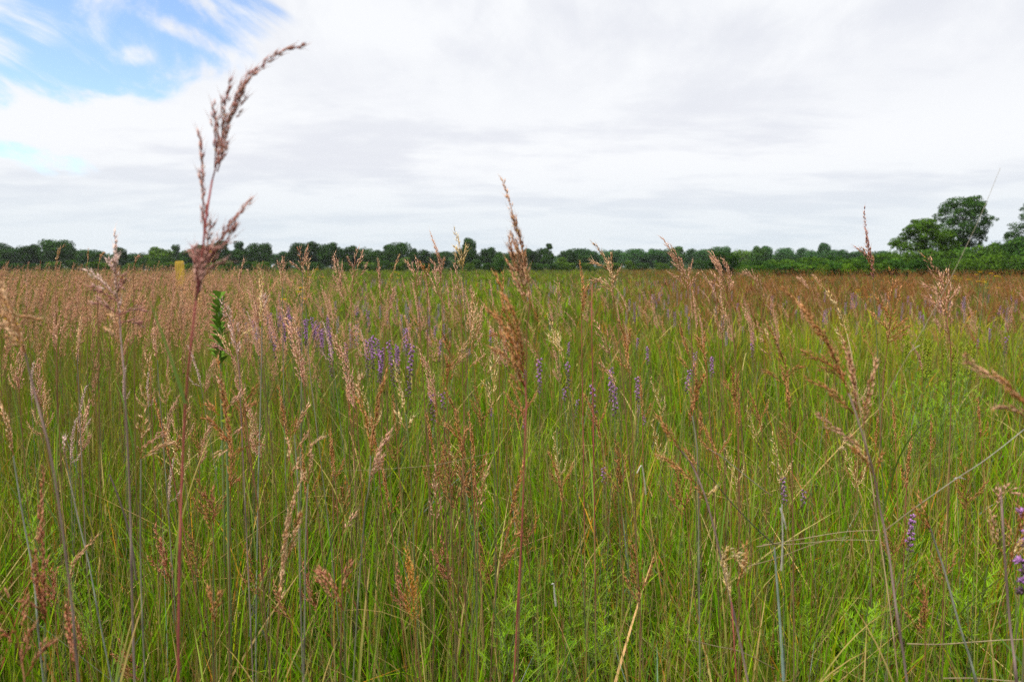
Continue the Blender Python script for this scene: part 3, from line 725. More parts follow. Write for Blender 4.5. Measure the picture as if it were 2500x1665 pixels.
STR, STR2 = (0.25, 0.20, 0.11), (0.18, 0.14, 0.07)
GRY = (0.32, 0.31, 0.27)
dead('hair-thin wisp rising right across the tall tree into the sky', 1.25, [(2394, 420), (2368, 520), (2335, 622), (2300, 720), (2245, 845), (2210, 930), (2170, 1030)], .0006, (0.36, 0.32, 0.25), (0.26, 0.19, 0.10), spur=[[(2246, 843), (2234, 850), (2220, 861)]])
dead('long pale straw slanting up to the right edge', 1.3, [(2510, 988), (2392, 1108), (2330, 1172), (2250, 1252), (2190, 1322)], .0013, GRY, STR2, spur=[[(2330, 1168), (2345, 1166), (2358, 1170)]])
dead('grey straw slanting down to the right, below the orange-brown head', 1.45, [(1714, 1081), (1752, 1106), (1790, 1137), (1859, 1193), (1905, 1229)], .0013, GRY, STR)
dead('dark thin stem slanting down to the right beneath the grey straw', 1.4, [(1655, 1076), (1700, 1130), (1739, 1170), (1788, 1229), (1854, 1298), (1910, 1351)], .0014, (0.07, 0.075, 0.05), (0.06, 0.06, 0.04))
dead('pale straw lying almost level in the right foreground, uppermost of three', 1.7, [(2123, 1276), (2055, 1292), (1960, 1322), (1864, 1354)], .0017, STR, STR2)
dead('pale straw lying almost level in the right foreground, middle of three', 1.7, [(2118, 1300), (2040, 1312), (1950, 1334), (1880, 1348)], .0015, STR, STR2)
dead('pale straw lying almost level in the right foreground, lowest of three', 1.65, [(2050, 1290), (1985, 1320), (1900, 1370), (1840, 1404)], .0014, STR2, STR2)
dead('long straw sloping to the bottom edge beneath the thick mauve stem', 1.4, [(1666, 1530), (1740, 1566), (1818, 1602), (1912, 1664)], .0014, STR, STR2)
dead('jointed straw rising to the right edge, upper of two', 1.4, [(2510, 1528), (2440, 1546), (2374, 1567), (2310, 1588), (2247, 1602)], .0018, STR, STR2)
dead('jointed straw rising to the right edge near the bottom corner, lower of two', 1.35, [(2510, 1630), (2450, 1650), (2402, 1667), (2340, 1690)], .0018, STR, STR2)
dead('thread-thin level straw crossing the grass left of centre', 1.5, [(820, 1134), (940, 1137), (1052, 1136), (1130, 1128), (1205, 1119)], .0005, STR, STR)
dead('snapped grey-white stem standing right of the curled straw head', 1.3, [(1902, 1224), (1906, 1262), (1911, 1300), (1914, 1345), (1915, 1400)], .0020, (0.42, 0.40, 0.34), (0.36, 0.33, 0.26), dz=.03, spur=[[(1905, 1240), (1914, 1268), (1919, 1292)]])
dead('pale hooked blade folded over at its top, centre-right', 1.5, [(1552, 1150), (1562, 1136), (1568, 1140), (1575, 1175), (1580, 1212)], .0018, (0.46, 0.43, 0.36), (0.38, 0.34, 0.24), dz=.03)
dead('white curled dry blade in the low grass, right of the mid-photo stem', 1.35, [(1346, 1420), (1352, 1424), (1354, 1450), (1358, 1484)], .0022, (0.52, 0.50, 0.44), (0.40, 0.37, 0.3), dz=.02)
dead('green-grey thick bare stem on the bottom edge, left of the blue-green stem', 1.25, [(1886, 1330), (1893, 1400), (1903, 1500), (1912, 1600), (1918, 1668)], .0030, (0.20, 0.24, 0.19), (0.20, 0.27, 0.23), dz=.02)
dead('dark purplish leaning stem at lower left', 1.3, [(275, 1155), (290, 1205), (305, 1262), (318, 1330), (326, 1420)], .0022, (0.14, 0.09, 0.09), (0.11, 0.10, 0.07), dz=.02)

# ------------------------------------------------------------------ stalk templates for the many smaller heads
def template(pal, style, stem, height, hl, bend, w, lobes=0, anth=.02, size=.0108):
    """a stalk growing from the origin; the head nods to -x by bend"""
    z0 = height - hl
    P = [np.array((0, 0, 0.0)), np.array((-0.01, 0, z0 * .5)), np.array((-0.03 * (1 + bend), 0.01, z0))]
    H_ = [P[-1]]
    a = 0.05 + 0.2 * bend
    for i in range(6):
        a += bend * 0.17
        H_.append(H_[-1] + np.array((-math.sin(a), rnd.uniform(-.06, .06), math.cos(a))) * hl / 6)
    root = empty('seed_grass_stalk', (0, 0, -0.001))
    path, L = spline(P + [H_[1]], 16)
    t = np.linspace(0, 1, 16)[:, None]
    c_top, c_low = np.array(STEMC[stem][0]), np.array(STEMC[stem][1])
    vb = VB()
    tube(vb, path, np.linspace(.0021, .0011, 16), c_low + (c_top - c_low) * t, 5)
    vb.build('stem', M_STEM, root)
    h = Head()
    kw = dict(STYLE[style])
    kw['blen'] = (kw['blen'][0] * w, kw['blen'][1] * w)
    kw['size'] = size
    h.lobe(H_[::-1], pal, anth=anth, wind=-.25, **kw)
    for k in range(lobes):
        i = rnd.randrange(0, 3)
        b0 = H_[i]
        sgn = rnd.choice((-1, -1, 1))
        e = b0 + np.array((sgn * rnd.uniform(.025, .05), rnd.uniform(-.03, .03), rnd.uniform(.05, .08)))
        h.lobe([e, 0.5 * (e + b0) + np.array((sgn * .006, 0, 0)), b0], pal, anth=anth, **STYLE['thin'])
    vb = VB()
    h.write(vb)
    vb.build('seed_head', M_SEED, root)
    for k in range(2):
        vb = VB()
        g = np.array(rnd.choice(GREENS)) * rnd.uniform(.8, 1.1)
        leaf_ribbon(vb, path[rnd.randrange(4, 11)], rnd.uniform(0, 6.28), rnd.uniform(.2, .4), R(rnd.uniform(8, 25)), R(rnd.uniform(10, 60)), rnd.uniform(.004, .006), g, g * 1.1, rnd.gauss(0, .4), K=6)
        vb.build('leaf', M_GRASS, root)
    return root


TEMPL = {
    'pinknarrow': (template('pink', 'narrow', 'brown', 1.42, .19, .12, 1.2), 'slim pinkish tan head'),
    'tannarrow': (template('tan', 'narrow', 'brown', 1.45, .2, .3, 1.1), 'slim buff head with a bent tip'),
    'pinkplume': (template('pink', 'plume', 'brown', 1.35, .2, .3, .8, 2), 'feathery pink plume'),
    'tanloose': (template('tan', 'loose', 'green', 1.25, .2, .15, .7, 3, .08), 'loose tan head with spread branches'),
    'rusttight': (template('rust', 'tight', 'brown', 1.15, .19, .35, .7, 2, .05), 'rust head leaning left'),
    'rustnarrow': (template('rust', 'narrow', 'red', 1.1, .18, .05, 1, 1), 'narrow upright rust head'),
    'brownloose': (template('brown', 'loose', 'brown', 1.0, .18, .2, .7, 3, .1), 'ragged brown head'),
    'straw': (template('straw', 'loose', 'green', 1.05, .19, .25, .6, 1), 'pale straw head'),
    'lilac': (template('lilac', 'tight', 'grey', 1.2, .19, .15, .7, 1), 'dusty lilac head'),
    'redloose': (template('red', 'loose', 'brown', .8, .17, .25, .7, 3), 'reddish tufted head low in the grass'),
    'pinkbow': (template('pink', 'tight', 'brown', 1.4, .2, .65, .8, 0), 'bowed tan head streaming left'),
}
USED = {k: False for k in TEMPL}
TH = {'pinknarrow': 1.42, 'tannarrow': 1.45, 'pinkplume': 1.35, 'tanloose': 1.25, 'rusttight': 1.15, 'rustnarrow': 1.1, 'brownloose': 1.0,
      'straw': 1.05, 'lilac': 1.2, 'redloose': .8, 'pinkbow': 1.4}


def place_stalk(kind, x, y, where, h=None, rz=None):
    t, look = TEMPL[kind]
    sc = (h or TH[kind] * rnd.uniform(.88, 1.08)) / TH[kind]
    rz = rnd.gauss(0, .5) if rz is None else rz
    tilt = (rnd.gauss(0, .03), rnd.gauss(-.02, .05))
    if not USED[kind]:
        USED[kind] = True
        o = t
        o.location = (x, y, 0)
        o.rotation_euler = (tilt[0], tilt[1], rz)
        o.scale = (sc, sc, sc)
    else:
        o = dup(t, (x, y, 0), rz, sc, tilt)
    tag(o, f'{look} {where}', 'grass stalk', f'{look}s {where}')
    return o


def scatter_px(n, x0, x1, d0, d1, kinds, where, hs=None, flip=False):
    for k in range(n):
        d = math.sqrt(rnd.uniform(d0 * d0, d1 * d1))
        sx = rnd.uniform(x0, x1)
        x = (sx - 1250) / F * d
        kd = rnd.choice(kinds)
        place_stalk(kd, x, d, where, h=(TH[kd] * rnd.uniform(*hs) if hs else None), rz=(math.pi + rnd.gauss(0, .5) if flip else None))


scatter_px(36, -60, 470, 3.4, 5.5, ['pinknarrow', 'pinknarrow', 'tannarrow', 'pinkplume'], 'in the dense pale band at the far left', (.9, 1.06), True)
scatter_px(22, 0, 450, 2.0, 3.4, ['pinknarrow', 'tanloose', 'lilac', 'pinkplume'], 'in front of the pale band at the far left', (.75, .95), True)
scatter_px(20, 470, 900, 2.6, 5.0, ['pinknarrow', 'pinkplume', 'tanloose', 'lilac'], 'around the purple patch left of centre', (.88, 1.05))
scatter_px(15, 760, 1250, 2.8, 5.5, ['pinkplume', 'pinknarrow', 'tanloose'], 'standing against the green strip near centre', (.9, 1.05))
scatter_px(24, 1300, 1800, 2.8, 6.5, ['pinkbow', 'pinkplume', 'rusttight', 'pinknarrow'], 'right of centre before the rust-red field', (.82, 1.0))
scatter_px(24, 1800, 2540, 2.8, 6.0, ['pinkbow', 'pinkplume', 'rusttight', 'straw'], 'in the right half behind the copper head', (.82, .98))
scatter_px(36, 430, 1250, 1.7, 2.9, ['rusttight', 'rustnarrow', 'rustnarrow', 'brownloose', 'straw', 'pinkplume'], 'in the green middle left of centre', (.85, 1.05))
scatter_px(26, 1280, 2500, 1.8, 2.9, ['rusttight', 'rustnarrow', 'rustnarrow', 'brownloose', 'straw'], 'in the green middle right of centre', (.82, 1.0))
scatter_px(13, 60, 1250, 1.45, 2.0, ['redloose', 'brownloose', 'redloose'], 'in the left foreground', (.8, 1.05))
scatter_px(5, 1300, 2480, 1.4, 1.9, ['redloose', 'brownloose'], 'in the right foreground', (.8, 1.0))

# ------------------------------------------------------------------ field of smaller vegetation: one mass each
def hash_noise(x, y, s, seed=0):
    """smooth 2-D value noise, vectorised"""
    x, y = x / s + seed * 17.3, y / s + seed * 9.1
    xi, yi = np.floor(x), np.floor(y)
    fx, fy = x - xi, y - yi
    fx, fy = fx * fx * (3 - 2 * fx), fy * fy * (3 - 2 * fy)

    def h(a, b):
        v = np.sin(a * 127.1 + b * 311.7 + seed * 74.7) * 43758.5453
        return v - np.floor(v)
    return (h(xi, yi) * (1 - fx) + h(xi + 1, yi) * fx) * (1 - fy) + (h(xi, yi + 1) * (1 - fx) + h(xi + 1, yi + 1) * fx) * fy


def field_points(n, d0, d1, u0=-.95, u1=.95, power=2.0):
    """n ground points between d0 and d1 metres ahead; u = x / y"""
    t = rng.random(n)
    if power == 0:
        d = d0 * (d1 / d0) ** t
    else:
        d = (d0 ** power + t * (d1 ** power - d0 ** power)) ** (1 / power)
    u = rng.uniform(u0, u1, n)
    return np.stack((u * d, d, np.zeros(n)), 1), u, d


G1, G2, G3 = np.array((0.044, 0.116, 0.003)), np.array((0.116, 0.226, 0.004)), np.array((0.235, 0.295, 0.006))
OLV, STRW, ORG, REDB, BLU = np.array((0.13, 0.135, 0.012)), np.array((0.40, 0.29, 0.11)), np.array((0.42, 0.19, 0.02)), np.array((0.19, 0.08, 0.025)), np.array((0.17, 0.22, 0.17))
PINK = np.array((0.42, 0.25, 0.16))
RUSTF = np.array((0.215, 0.092, 0.034))


def pick(pal, p, n):
    pal = np.array(pal)
    idx = rng.choice(len(pal), n, p=np.array(p) / np.sum(p))
    return pal[idx], idx


def jitter(c, a=.18):
    n = len(c)
    return c * (1 + rng.normal(0, a, (n, 1))).clip(.5, 1.7) * (1 + rng.normal(0, .06, (n, 3)))


def zone_mix(x, y):
    """colour of the sward by place in the field (species patches), returns weights"""
    u = x / y
    d = y
    nz = hash_noise(x, y, 6.0, 3) * .6 + hash_noise(x, y, 1.7, 5) * .4
    left = 1 / (1 + np.exp((u + .40 + .05 * (nz - .5)) / .05))
    red = 1 / (1 + np.exp(-(u - (.10 + 2.2 / d) + .25 * (nz - .5)) / .04)) / (1 + np.exp(-(d - 14) / 2.0))
    yg = 1 / (1 + np.exp(-(u - .36 + .3 * (nz - .5)) / .06)) * np.exp(-((d - 11.5) / 3.0) ** 2)
    mid = (1 - left) * (1 - red) / (1 + np.exp(-(d - 24) / 5.0))
    return left, red, yg, mid, nz


# near and middle blades ------------------------------------------------------------------
vb = VB()


def blades(n, d0, d1, K, wscale, power=2.0, u=.98):
    pos, uu, d = field_points(n, d0, d1, -u, u, power)
    # six in ten grow in tussocks
    nt = max(20, n // 44)
    tp, tu, td = field_points(nt, d0, d1, -u, u, power)
    tk = rng.random(n) < .78
    ti = rng.integers(0, nt, n)
    off = rng.normal(0, 1, (n, 2)) * .04
    pos[tk, :2] = tp[ti[tk], :2] + off[tk]
    x, y = pos[:, 0], pos[:, 1]
    left, red, yg, mid, nz = zone_mix(x, np.maximum(y, .3))
    c, idx = pick([G1, G2, G3, OLV, STRW, ORG, REDB, BLU], [.24, .43, .18, .06, .042, .022, .020, .01], n)
    tc = rng.random(nt)
    tuss = np.where(tc[:, None] < .55, G2, np.where(tc[:, None] < .78, G1, G3))
    c = np.where((tk & (idx < 4))[:, None], .5 * c + .5 * tuss[ti], c)
    warm = (hash_noise(x, y, .9, 8) > .42) & (uu > .04) & (rng.random(n) < np.where((d > 2.4) & (d < 14), .24, .13))      # the drier right-hand sward
    c[warm] = np.where(rng.random((warm.sum(), 1)) < .35, ORG * .7, np.where(rng.random((warm.sum(), 1)) < .5, REDB * 1.3, np.array((.22, .16, .03))))
    k = (rng.random(n) < left * .3) & (d > 2.2)
    c[k] = OLV * 1.3
    k = rng.random(n) < red * .80
    c[k] = RUSTF * rng.uniform(.7, 1.25, (k.sum(), 1))
    k = rng.random(n) < yg * .8
    c[k] = np.array((.26, .28, .010))
    k = rng.random(n) < mid * .92
    c[k] = np.array((.155, .275, .006)) * rng.uniform(.75, 1.2, (k.sum(), 1))
    c = jitter(c, .22)
    dead_ = (idx == 4)
    hmul = .80 + .6 * (nz - .5)
    ln = rng.uniform(.40, .84, n) * hmul
    ln = np.where(rng.random(n) < .35, ln * .6, ln)
    stemlike = rng.random(n) < .21
    ln = np.where(stemlike, rng.uniform(.60, 1.05, n), ln)
    wd = rng.uniform(.0046, .0100, n)
    wide = tk & (rng.random(nt)[ti] < .34)
    wd = np.where(wide, rng.uniform(.008, .0140, n), wd)
    c = np.where((wide & (idx < 4) & (d < 12))[:, None], c * .4 + .6 * np.array((.100, .235, .005)), c)
    wd = np.where(stemlike, rng.uniform(.0018, .0028, n), wd)
    wd = wd * wscale
    sm = stemlike & (rng.random(n) < .6) & (red < .5)
    pc, _ = pick([REDB, OLV * .9, STRW * .6, np.array((.13, .14, .08)), ORG * .7], [.28, .3, .15, .2, .07], n)
    c = np.where(sm[:, None], jitter(pc), c)
    head = rng.uniform(0, 2 * math.pi, n)
    oh = np.arctan2(off[:, 1], off[:, 0])
    head = np.where(tk, oh + rng.normal(0, .6, n), head)
    lean = np.abs(rng.normal(0, R(9), n)) + np.where(tk, np.hypot(off[:, 0], off[:, 1]) * 2.8, 0)
    lean = np.where(rng.random(n) < .15, lean + np.abs(rng.normal(0, R(20), n)), lean)
    curv = np.abs(rng.normal(0, R(24), n))
    curv = np.where(stemlike, np.abs(rng.normal(0, R(7), n)), curv)
    lean = np.where(stemlike, np.abs(rng.normal(0, R(6), n)), lean)
    fl = dead_ & (rng.random(n) < .5)
    lean = np.where(fl, np.radians(rng.uniform(35, 85, n)), lean)
    curv = np.where(rng.random(n) < .06, np.radians(rng.uniform(60, 120, n)), curv)
    pos[:, 2] = np.where(fl, rng.uniform(.02, .35, n), 0)
    tip = c * rng.uniform(.9, 1.3, (n, 1))
    dry = rng.random(n) < .14
    tip[dry] = STRW * rng.uniform(.7, 1.1, (dry.sum(), 1))
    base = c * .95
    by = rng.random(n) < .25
    base[by] = .45 * base[by] + .55 * np.array((.13, .09, .04))  # dead-sheath brown, darkened so shade in the low gaps is part colour
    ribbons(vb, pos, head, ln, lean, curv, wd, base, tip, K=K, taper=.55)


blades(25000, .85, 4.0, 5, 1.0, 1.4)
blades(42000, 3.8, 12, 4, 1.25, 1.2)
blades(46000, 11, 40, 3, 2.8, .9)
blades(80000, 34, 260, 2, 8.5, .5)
# short understorey, thick near the camera, colours darkened to paint shaded gaps
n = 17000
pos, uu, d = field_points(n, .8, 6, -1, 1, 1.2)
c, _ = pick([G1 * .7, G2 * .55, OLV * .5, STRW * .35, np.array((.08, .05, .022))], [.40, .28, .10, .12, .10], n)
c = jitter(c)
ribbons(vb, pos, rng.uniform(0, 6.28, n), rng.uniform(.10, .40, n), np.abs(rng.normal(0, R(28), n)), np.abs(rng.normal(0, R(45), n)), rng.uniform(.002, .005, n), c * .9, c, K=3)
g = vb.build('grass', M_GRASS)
tag(g, 'mass of green and olive grass blades filling the prairie field', 'grass', kind='stuff')

# seed heads of the mass -------------------------------------------------------------------
def lowhead(pal, n, L, wide, bend, hs=1.0):
    """a cheap head for the mass: (verts, faces, colours) around the origin, growing up and nodding to -x"""
    hv = VB()
    t = np.sort(rng.random(n)) ** .9
    a = .08 + bend * t * .9
    ax = np.stack((-np.sin(a) * t * L, rng.normal(0, .004, n), np.cos(a * .7) * t * L), 1)
    az = rng.uniform(0, 6.28, n)
    rr = wide * np.sin(np.pi * (0.15 + .82 * t)) * rng.uniform(.2, 1, n)
    p = ax + np.stack((np.cos(az) * rr, np.sin(az) * rr, np.zeros(n)), 1)
    d_ = np.stack((np.cos(az) * .16 - np.sin(a), np.sin(az) * .16, np.ones(n)), 1)
    P = np.array(PAL[pal])
    c = (.45 * P[rng.integers(0, 3, n)] + .55 * P[1] * .9) * rng.uniform(.88, 1.1, (n, 1))
    spindles(hv, p, d_, rng.uniform(.022, .040, n) * hs, rng.uniform(.0014, .0023, n) * hs, c, c * 1.1)
    return hv.arrays()


LOW = [lowhead('pink', 30, .21, .007, .15), lowhead('tan', 30, .22, .006, .3), lowhead('pink', 36, .22, .014, .25), lowhead('pink', 30, .2, .012, .5), lowhead('rust', 30, .18, .012, .3)]


LOWN = [lowhead('pink', 75, .20, .007, .15, .62), lowhead('tan', 75, .21, .006, .3, .62), lowhead('pink', 90, .2, .016, .25, .6), lowhead('pink', 75, .18, .012, .5, .6), lowhead('rust', 75, .17, .012, .3, .6)]


def mass_heads(vb, pos, hts, kinds, flip, stemcol, scale=1.0, thick=.0022):
    n = len(pos)
    near = pos[:, 1] < 9
    for k in range(2 * len(LOW)):
        m = np.where((kinds == k % len(LOW)) & (near == (k < len(LOW))))[0]
        if len(m) == 0:
            continue
        v, c, fl = LOWN[k] if k < len(LOW) else LOW[k - len(LOW)]
        rz = rng.normal(0, .5, len(m)) + np.where(flip[m], math.pi, 0)
        cs, sn = np.cos(rz)[:, None], np.sin(rz)[:, None]
        sc = scale * rng.uniform(.8, 1.15, (len(m), 1))
        X = (v[None, :, 0] * cs - v[None, :, 1] * sn) * sc
        Y = (v[None, :, 0] * sn + v[None, :, 1] * cs) * sc
        Z = v[None, :, 2] * sc
        lx = rng.normal(0, .05, (len(m), 1)) - .03 + np.where(flip[m], .06, 0)[:, None]
        W = np.stack((X + pos[m, 0:1] + lx, Y + pos[m, 1:2], Z + hts[m, None] - .17), -1)
        cc = c[None] * rng.uniform(.75, 1.25, (len(m), 1, 1))
        for f in fl:
            ff = f[None] + (np.arange(len(m)) * len(v))[:, None, None]
            vb.add(W.reshape(-1, 3), ff.reshape(-1, f.shape[1]), cc.reshape(-1, 3))
        # stems
        b = pos[m].copy()
        ln = hts[m] - .16
        ang = np.arctan2(lx[:, 0], ln)
        ribbons(vb, b, np.where(ang > 0, 0, math.pi), ln, np.abs(ang), np.zeros(len(m)), np.full(len(m), thick), jitter(np.tile(stemcol, (len(m), 1))), jitter(np.tile(stemcol, (len(m), 1))), K=2, taper=.2)


vb = VB()
# the dense pale band at the left
n = 7400
pos, uu, d = field_points(n, 3.6, 34, -.95, -.30, 1.1)
keep = rng.random(n) < np.clip(-.15 + 1.7 * hash_noise(pos[:, 0], pos[:, 1], 1.3, 31), 0, 1) / (1 + np.exp((uu + .41 + .06 * np.sin(d)) / .045))
pos, d = pos[keep], d[keep]
mass_heads(vb, pos, (rng.normal(1.20, .13, len(pos)) + .16 * (hash_noise(pos[:, 0], pos[:, 1], 1.6, 33) - .5)).clip(.75, 1.52), rng.choice(3, len(pos), p=[.45, .3, .25]), np.ones(len(pos), bool), np.array((.20, .16, .04)), 1.1, .003)
# thinning out toward the centre
n = 2300
pos, uu, d = field_points(n, 3.6, 26, -.50, -.05, 1.0)
pos = pos[rng.random(n) < np.clip((-uu) * 2.2, .15, 1) * np.where((uu > -.3) & (d > 13), .15, 1)]
mass_heads(vb, pos, rng.normal(1.14, .12, len(pos)), rng.choice(4, len(pos)), rng.random(len(pos)) < .3, np.array((.19, .16, .06)))
# sparse heads to the right, leaning left
n = 800
pos, uu, d = field_points(n, 4.5, 22, -.1, .95, 1.1)
mass_heads(vb, pos, rng.normal(1.02, .12, len(pos)), rng.choice([2, 3, 4, 3], len(pos)), np.zeros(len(pos), bool), np.array((.20, .12, .05)))
# the rust-red strip
n = 4200
pos, uu, d = field_points(n, 15, 112, .02, .98, 1.0)
pos = pos[uu > .12 + 2.4 / d]
mass_heads(vb, pos, rng.normal(.98, .09, len(pos)), np.full(len(pos), 4), np.zeros(len(pos), bool), RUSTF, 1.3, .006)
g = vb.build('grass_heads', M_SEED)
tag(g, 'mass of small pinkish and rust seed heads hazing the field beyond', 'grass', kind='stuff')

# ------------------------------------------------------------------ purple blazing stars
def blazing_template(hgt, spike, nh, faded=.3, rad=.0088):
    root = empty('blazing_star', (0, 0, -.001))
    P = [np.array((0, 0, 0)), np.array((rnd.gauss(0, .02), rnd.gauss(0, .02), hgt * .5)), np.array((rnd.gauss(0, .03), rnd.gauss(0, .02), hgt))]
    path, L = spline(P, 20)
    vb = VB()
    tube(vb, path, np.linspace(.0026, .0012, 20), np.array((.13, .12, .06)), 5)
    vb.build('stem', M_STEM, root)
    vb = VB()
    for k in range(nh):
        t = 1 - spike / hgt * (1 - (k + .5) / nh) if False else 1 - spike / hgt * (k + .3) / nh
        i = t * 19
        p = path[int(i)] + (path[min(19, int(i) + 1)] - path[int(i)]) * (i - int(i))
        az = k * 2.4
        out = np.array((math.cos(az), math.sin(az), .35))
        c0 = p + out * rnd.uniform(.004, .011)
        old = (k / nh) > 1 - faded
        # scaly green-brown cup
        m = 6
        dd = nrm(rng.normal(0, .5, (m, 3)) + out)
        spindles(vb, np.tile(p + out * .003, (m, 1)), dd, np.full(m, .011), np.full(m, .0026), np.tile((.11, .09, .06), (m, 1)), np.tile((.16, .10, .09), (m, 1)))
        m = rnd.randrange(18, 34) if not old else 8
        dd = nrm(rng.normal(0, .8, (m, 3)) + out * .8 + np.array((0, 0, .4)))
        c = np.array((.47, .23, .50)) if not old else np.array((.26, .16, .22))
        cc = np.tile(c, (m, 1)) * rnd.uniform(.8, 1.25) * rng.uniform(.7, 1.3, (m, 1))
        spindles(vb, np.tile(c0, (m, 1)), dd, rng.uniform(.6, 1.15, m) * rad * 1.2, np.full(m, .0017), cc * .9, cc * 1.15)
    vb.build('flower_spike', M_FLOWER, root)
    vb = VB()
    m = 26
    z = np.linspace(.06, hgt - spike, m)
    b = np.stack([np.interp(z, path[:, 2], path[:, k]) for k in range(3)], 1)
    g_ = jitter(np.tile((.09, .15, .035), (m, 1)))
    ribbons(vb, b, np.arange(m) * 2.4, np.linspace(.16, .05, m), np.full(m, R(35)), np.full(m, R(25)), np.full(m, .004), g_, g_, K=3)
    vb.build('leaves', M_GRASS, root)
    return root


BT = [blazing_template(.95, .20, 24, .3), blazing_template(.90, .15, 17, .2), blazing_template(.98, .26, 30, .5), blazing_template(.85, .10, 9, .25), blazing_template(.92, .16, 16, .7)]
BSP = [.20, .15, .26, .10, .16]
BH = [.95, .90, .98, .85, .92]
BUSED = [False] * 5
STARS = [
    ('in the purple patch left of centre', [(612, 805), (625, 822), (664, 772), (670, 800), (682, 770), (690, 825), (694, 800), (712, 812), (718, 795), (722, 832), (732, 815), (660, 790), (676, 812), (686, 800), (704, 808), (742, 828), (768, 812), (772, 826), (786, 812), (700, 780), (655, 775), (798, 838), (760, 822), (775, 800), (778, 838), (804, 798), (809, 828), (797, 870), (700, 842), (652, 790)]),
    ('in the cluster left of the two-armed rust head', [(840, 885), (879, 765), (891, 786), (895, 880), (905, 898), (925, 865), (932, 858), (938, 872), (929, 895), (972, 838), (976, 875), (984, 892), (968, 905), (990, 880)]),
    ('behind the spreading straw-brown head', [(1015, 820), (1060, 825), (1062, 815), (1095, 822), (1080, 995), (1092, 985), (1150, 862), (1070, 860), (1183, 826), (1040, 790)]),
    ('behind the thick rust head at mid-photo', [(1235, 850), (1242, 880), (1250, 905), (1255, 850), (1296, 862), (1320, 925), (1272, 920), (1215, 870)]),
    ('right of the thick rust head, low in the green', [(1378, 968), (1384, 985), (1390, 1005), (1466, 988), (1468, 1012), (1494, 990), (1565, 1010), (1232, 1035), (1272, 1038), (1198, 1020), (1365, 960)]),
    ('below the curled-arm head right of centre', [(1397, 855), (1402, 895), (1400, 920), (1553, 782), (1587, 815), (1558, 842), (1576, 870), (1550, 950), (1567, 952), (1470, 945), (1365, 782)]),
    ('between the two-pronged head and the forked rust stalk', [(1664, 838), (1728, 860), (1735, 885), (1740, 900), (1634, 925), (1643, 928), (1834, 842), (1810, 842), (1796, 752), (1830, 805), (1860, 840), (1700, 890), (1658, 766), (1788, 856), (1630, 770)]),
    ('in the purple drift behind the copper head', [(1905, 745), (1921, 745), (2025, 762), (2080, 745), (2117, 750), (2150, 762), (2010, 780), (1960, 770), (1880, 760)]),
    ('in the purple drift at the right edge', [(2200, 745), (2214, 735), (2230, 750), (2250, 772), (2262, 782), (2285, 765), (2300, 760), (2330, 770), (2340, 756), (2355, 750), (2270, 800), (2377, 840), (2433, 820), (2440, 760), (2450, 762), (2460, 846), (2475, 730), (2490, 782), (2498, 790)]),
    ('alone in the green at the right', [(1965, 1216), (1974, 1240), (1505, 1178), (1615, 1030), (1632, 1050), (2290, 1322), (2245, 1055), (2365, 1010)]),
]


def put_star(k, x, y, label, group, sc=1.0, rz=None):
    if not BUSED[k]:
        BUSED[k] = True
        o = BT[k]
        o.location = (x, y, 0)
        o.scale = (sc, sc, sc)
    else:
        o = dup(BT[k], (x, y, 0), rnd.uniform(0, 6.28), sc, (rnd.gauss(0, .05), rnd.gauss(0, .05)))
    tag(o, label, 'wildflower', group)
    return o


for where, lst in STARS:
    for i_, (sx, sy) in enumerate(lst):
        if 1200 < sx < 1900 and i_ % 3 == 1:
            continue
        k = rnd.choice([0, 0, 2] if sx < 1000 else [1, 1, 0, 3, 3, 4]) if sy < 960 else rnd.choice([3, 1, 3, 4])
        sc = rnd.uniform(.98, 1.12) if sx < 1000 else rnd.uniform(.86, 1.02)
        if sy > 1000:
            sc *= .8
        zc = (BH[k] - BSP[k] * .5) * sc
        d = (EYE - zc) / ((sy - HOR) / F)
        x = (sx - 1250) / F * d
        put_star(k, x, d, f'purple flower spike {where}', f'purple flower spikes {where}', sc)
# the bright single spike and the one cut by the right edge
k = 0
d = (EYE - .86) / ((793 - HOR) / F)
put_star(0, (1690 - 1250) / F * d, d, 'brightest single violet spike, standing alone right of centre', 'purple flower spikes', 1.0)
d = 1.15
es = put_star(1, (2570 - 1250) / F * d, d, 'large close purple spike half cut off by the right edge', 'purple flower spikes', 1.2)
es.rotation_euler = (0, 0, 0)

vb = VB()
sp = VB()
n = 26
t = np.linspace(0, 1, n)
az = np.arange(n) * 2.4
spindles(sp, np.stack((np.cos(az) * .006, np.sin(az) * .006, -.2 * t), 1), np.stack((np.cos(az), np.sin(az), np.full(n, .8)), 1), np.full(n, .018), np.full(n, .006), np.tile((.36, .21, .38), (n, 1)), np.tile((.44, .28, .48), (n, 1)))
sv, scx, sf = sp.arrays()


def mass_stars(pos, h):
    m = len(pos)
    W = sv[None] * rng.uniform(.7, 1.1, (m, 1, 1)) + np.concatenate((pos[:, :2], h[:, None]), 1)[:, None]
    cc = scx[None] * rng.uniform(.7, 1.2, (m, 1, 1))
    ff = sf[0][None] + (np.arange(m) * len(sv))[:, None, None]
    vb.add(W.reshape(-1, 3), ff.reshape(-1, 3), cc.reshape(-1, 3))
    ribbons(vb, pos, np.zeros(m), h - .05, np.zeros(m), np.zeros(m), np.full(m, .004), np.tile((.1, .12, .05), (m, 1)), np.tile((.1, .12, .05), (m, 1)), K=1, taper=.2)


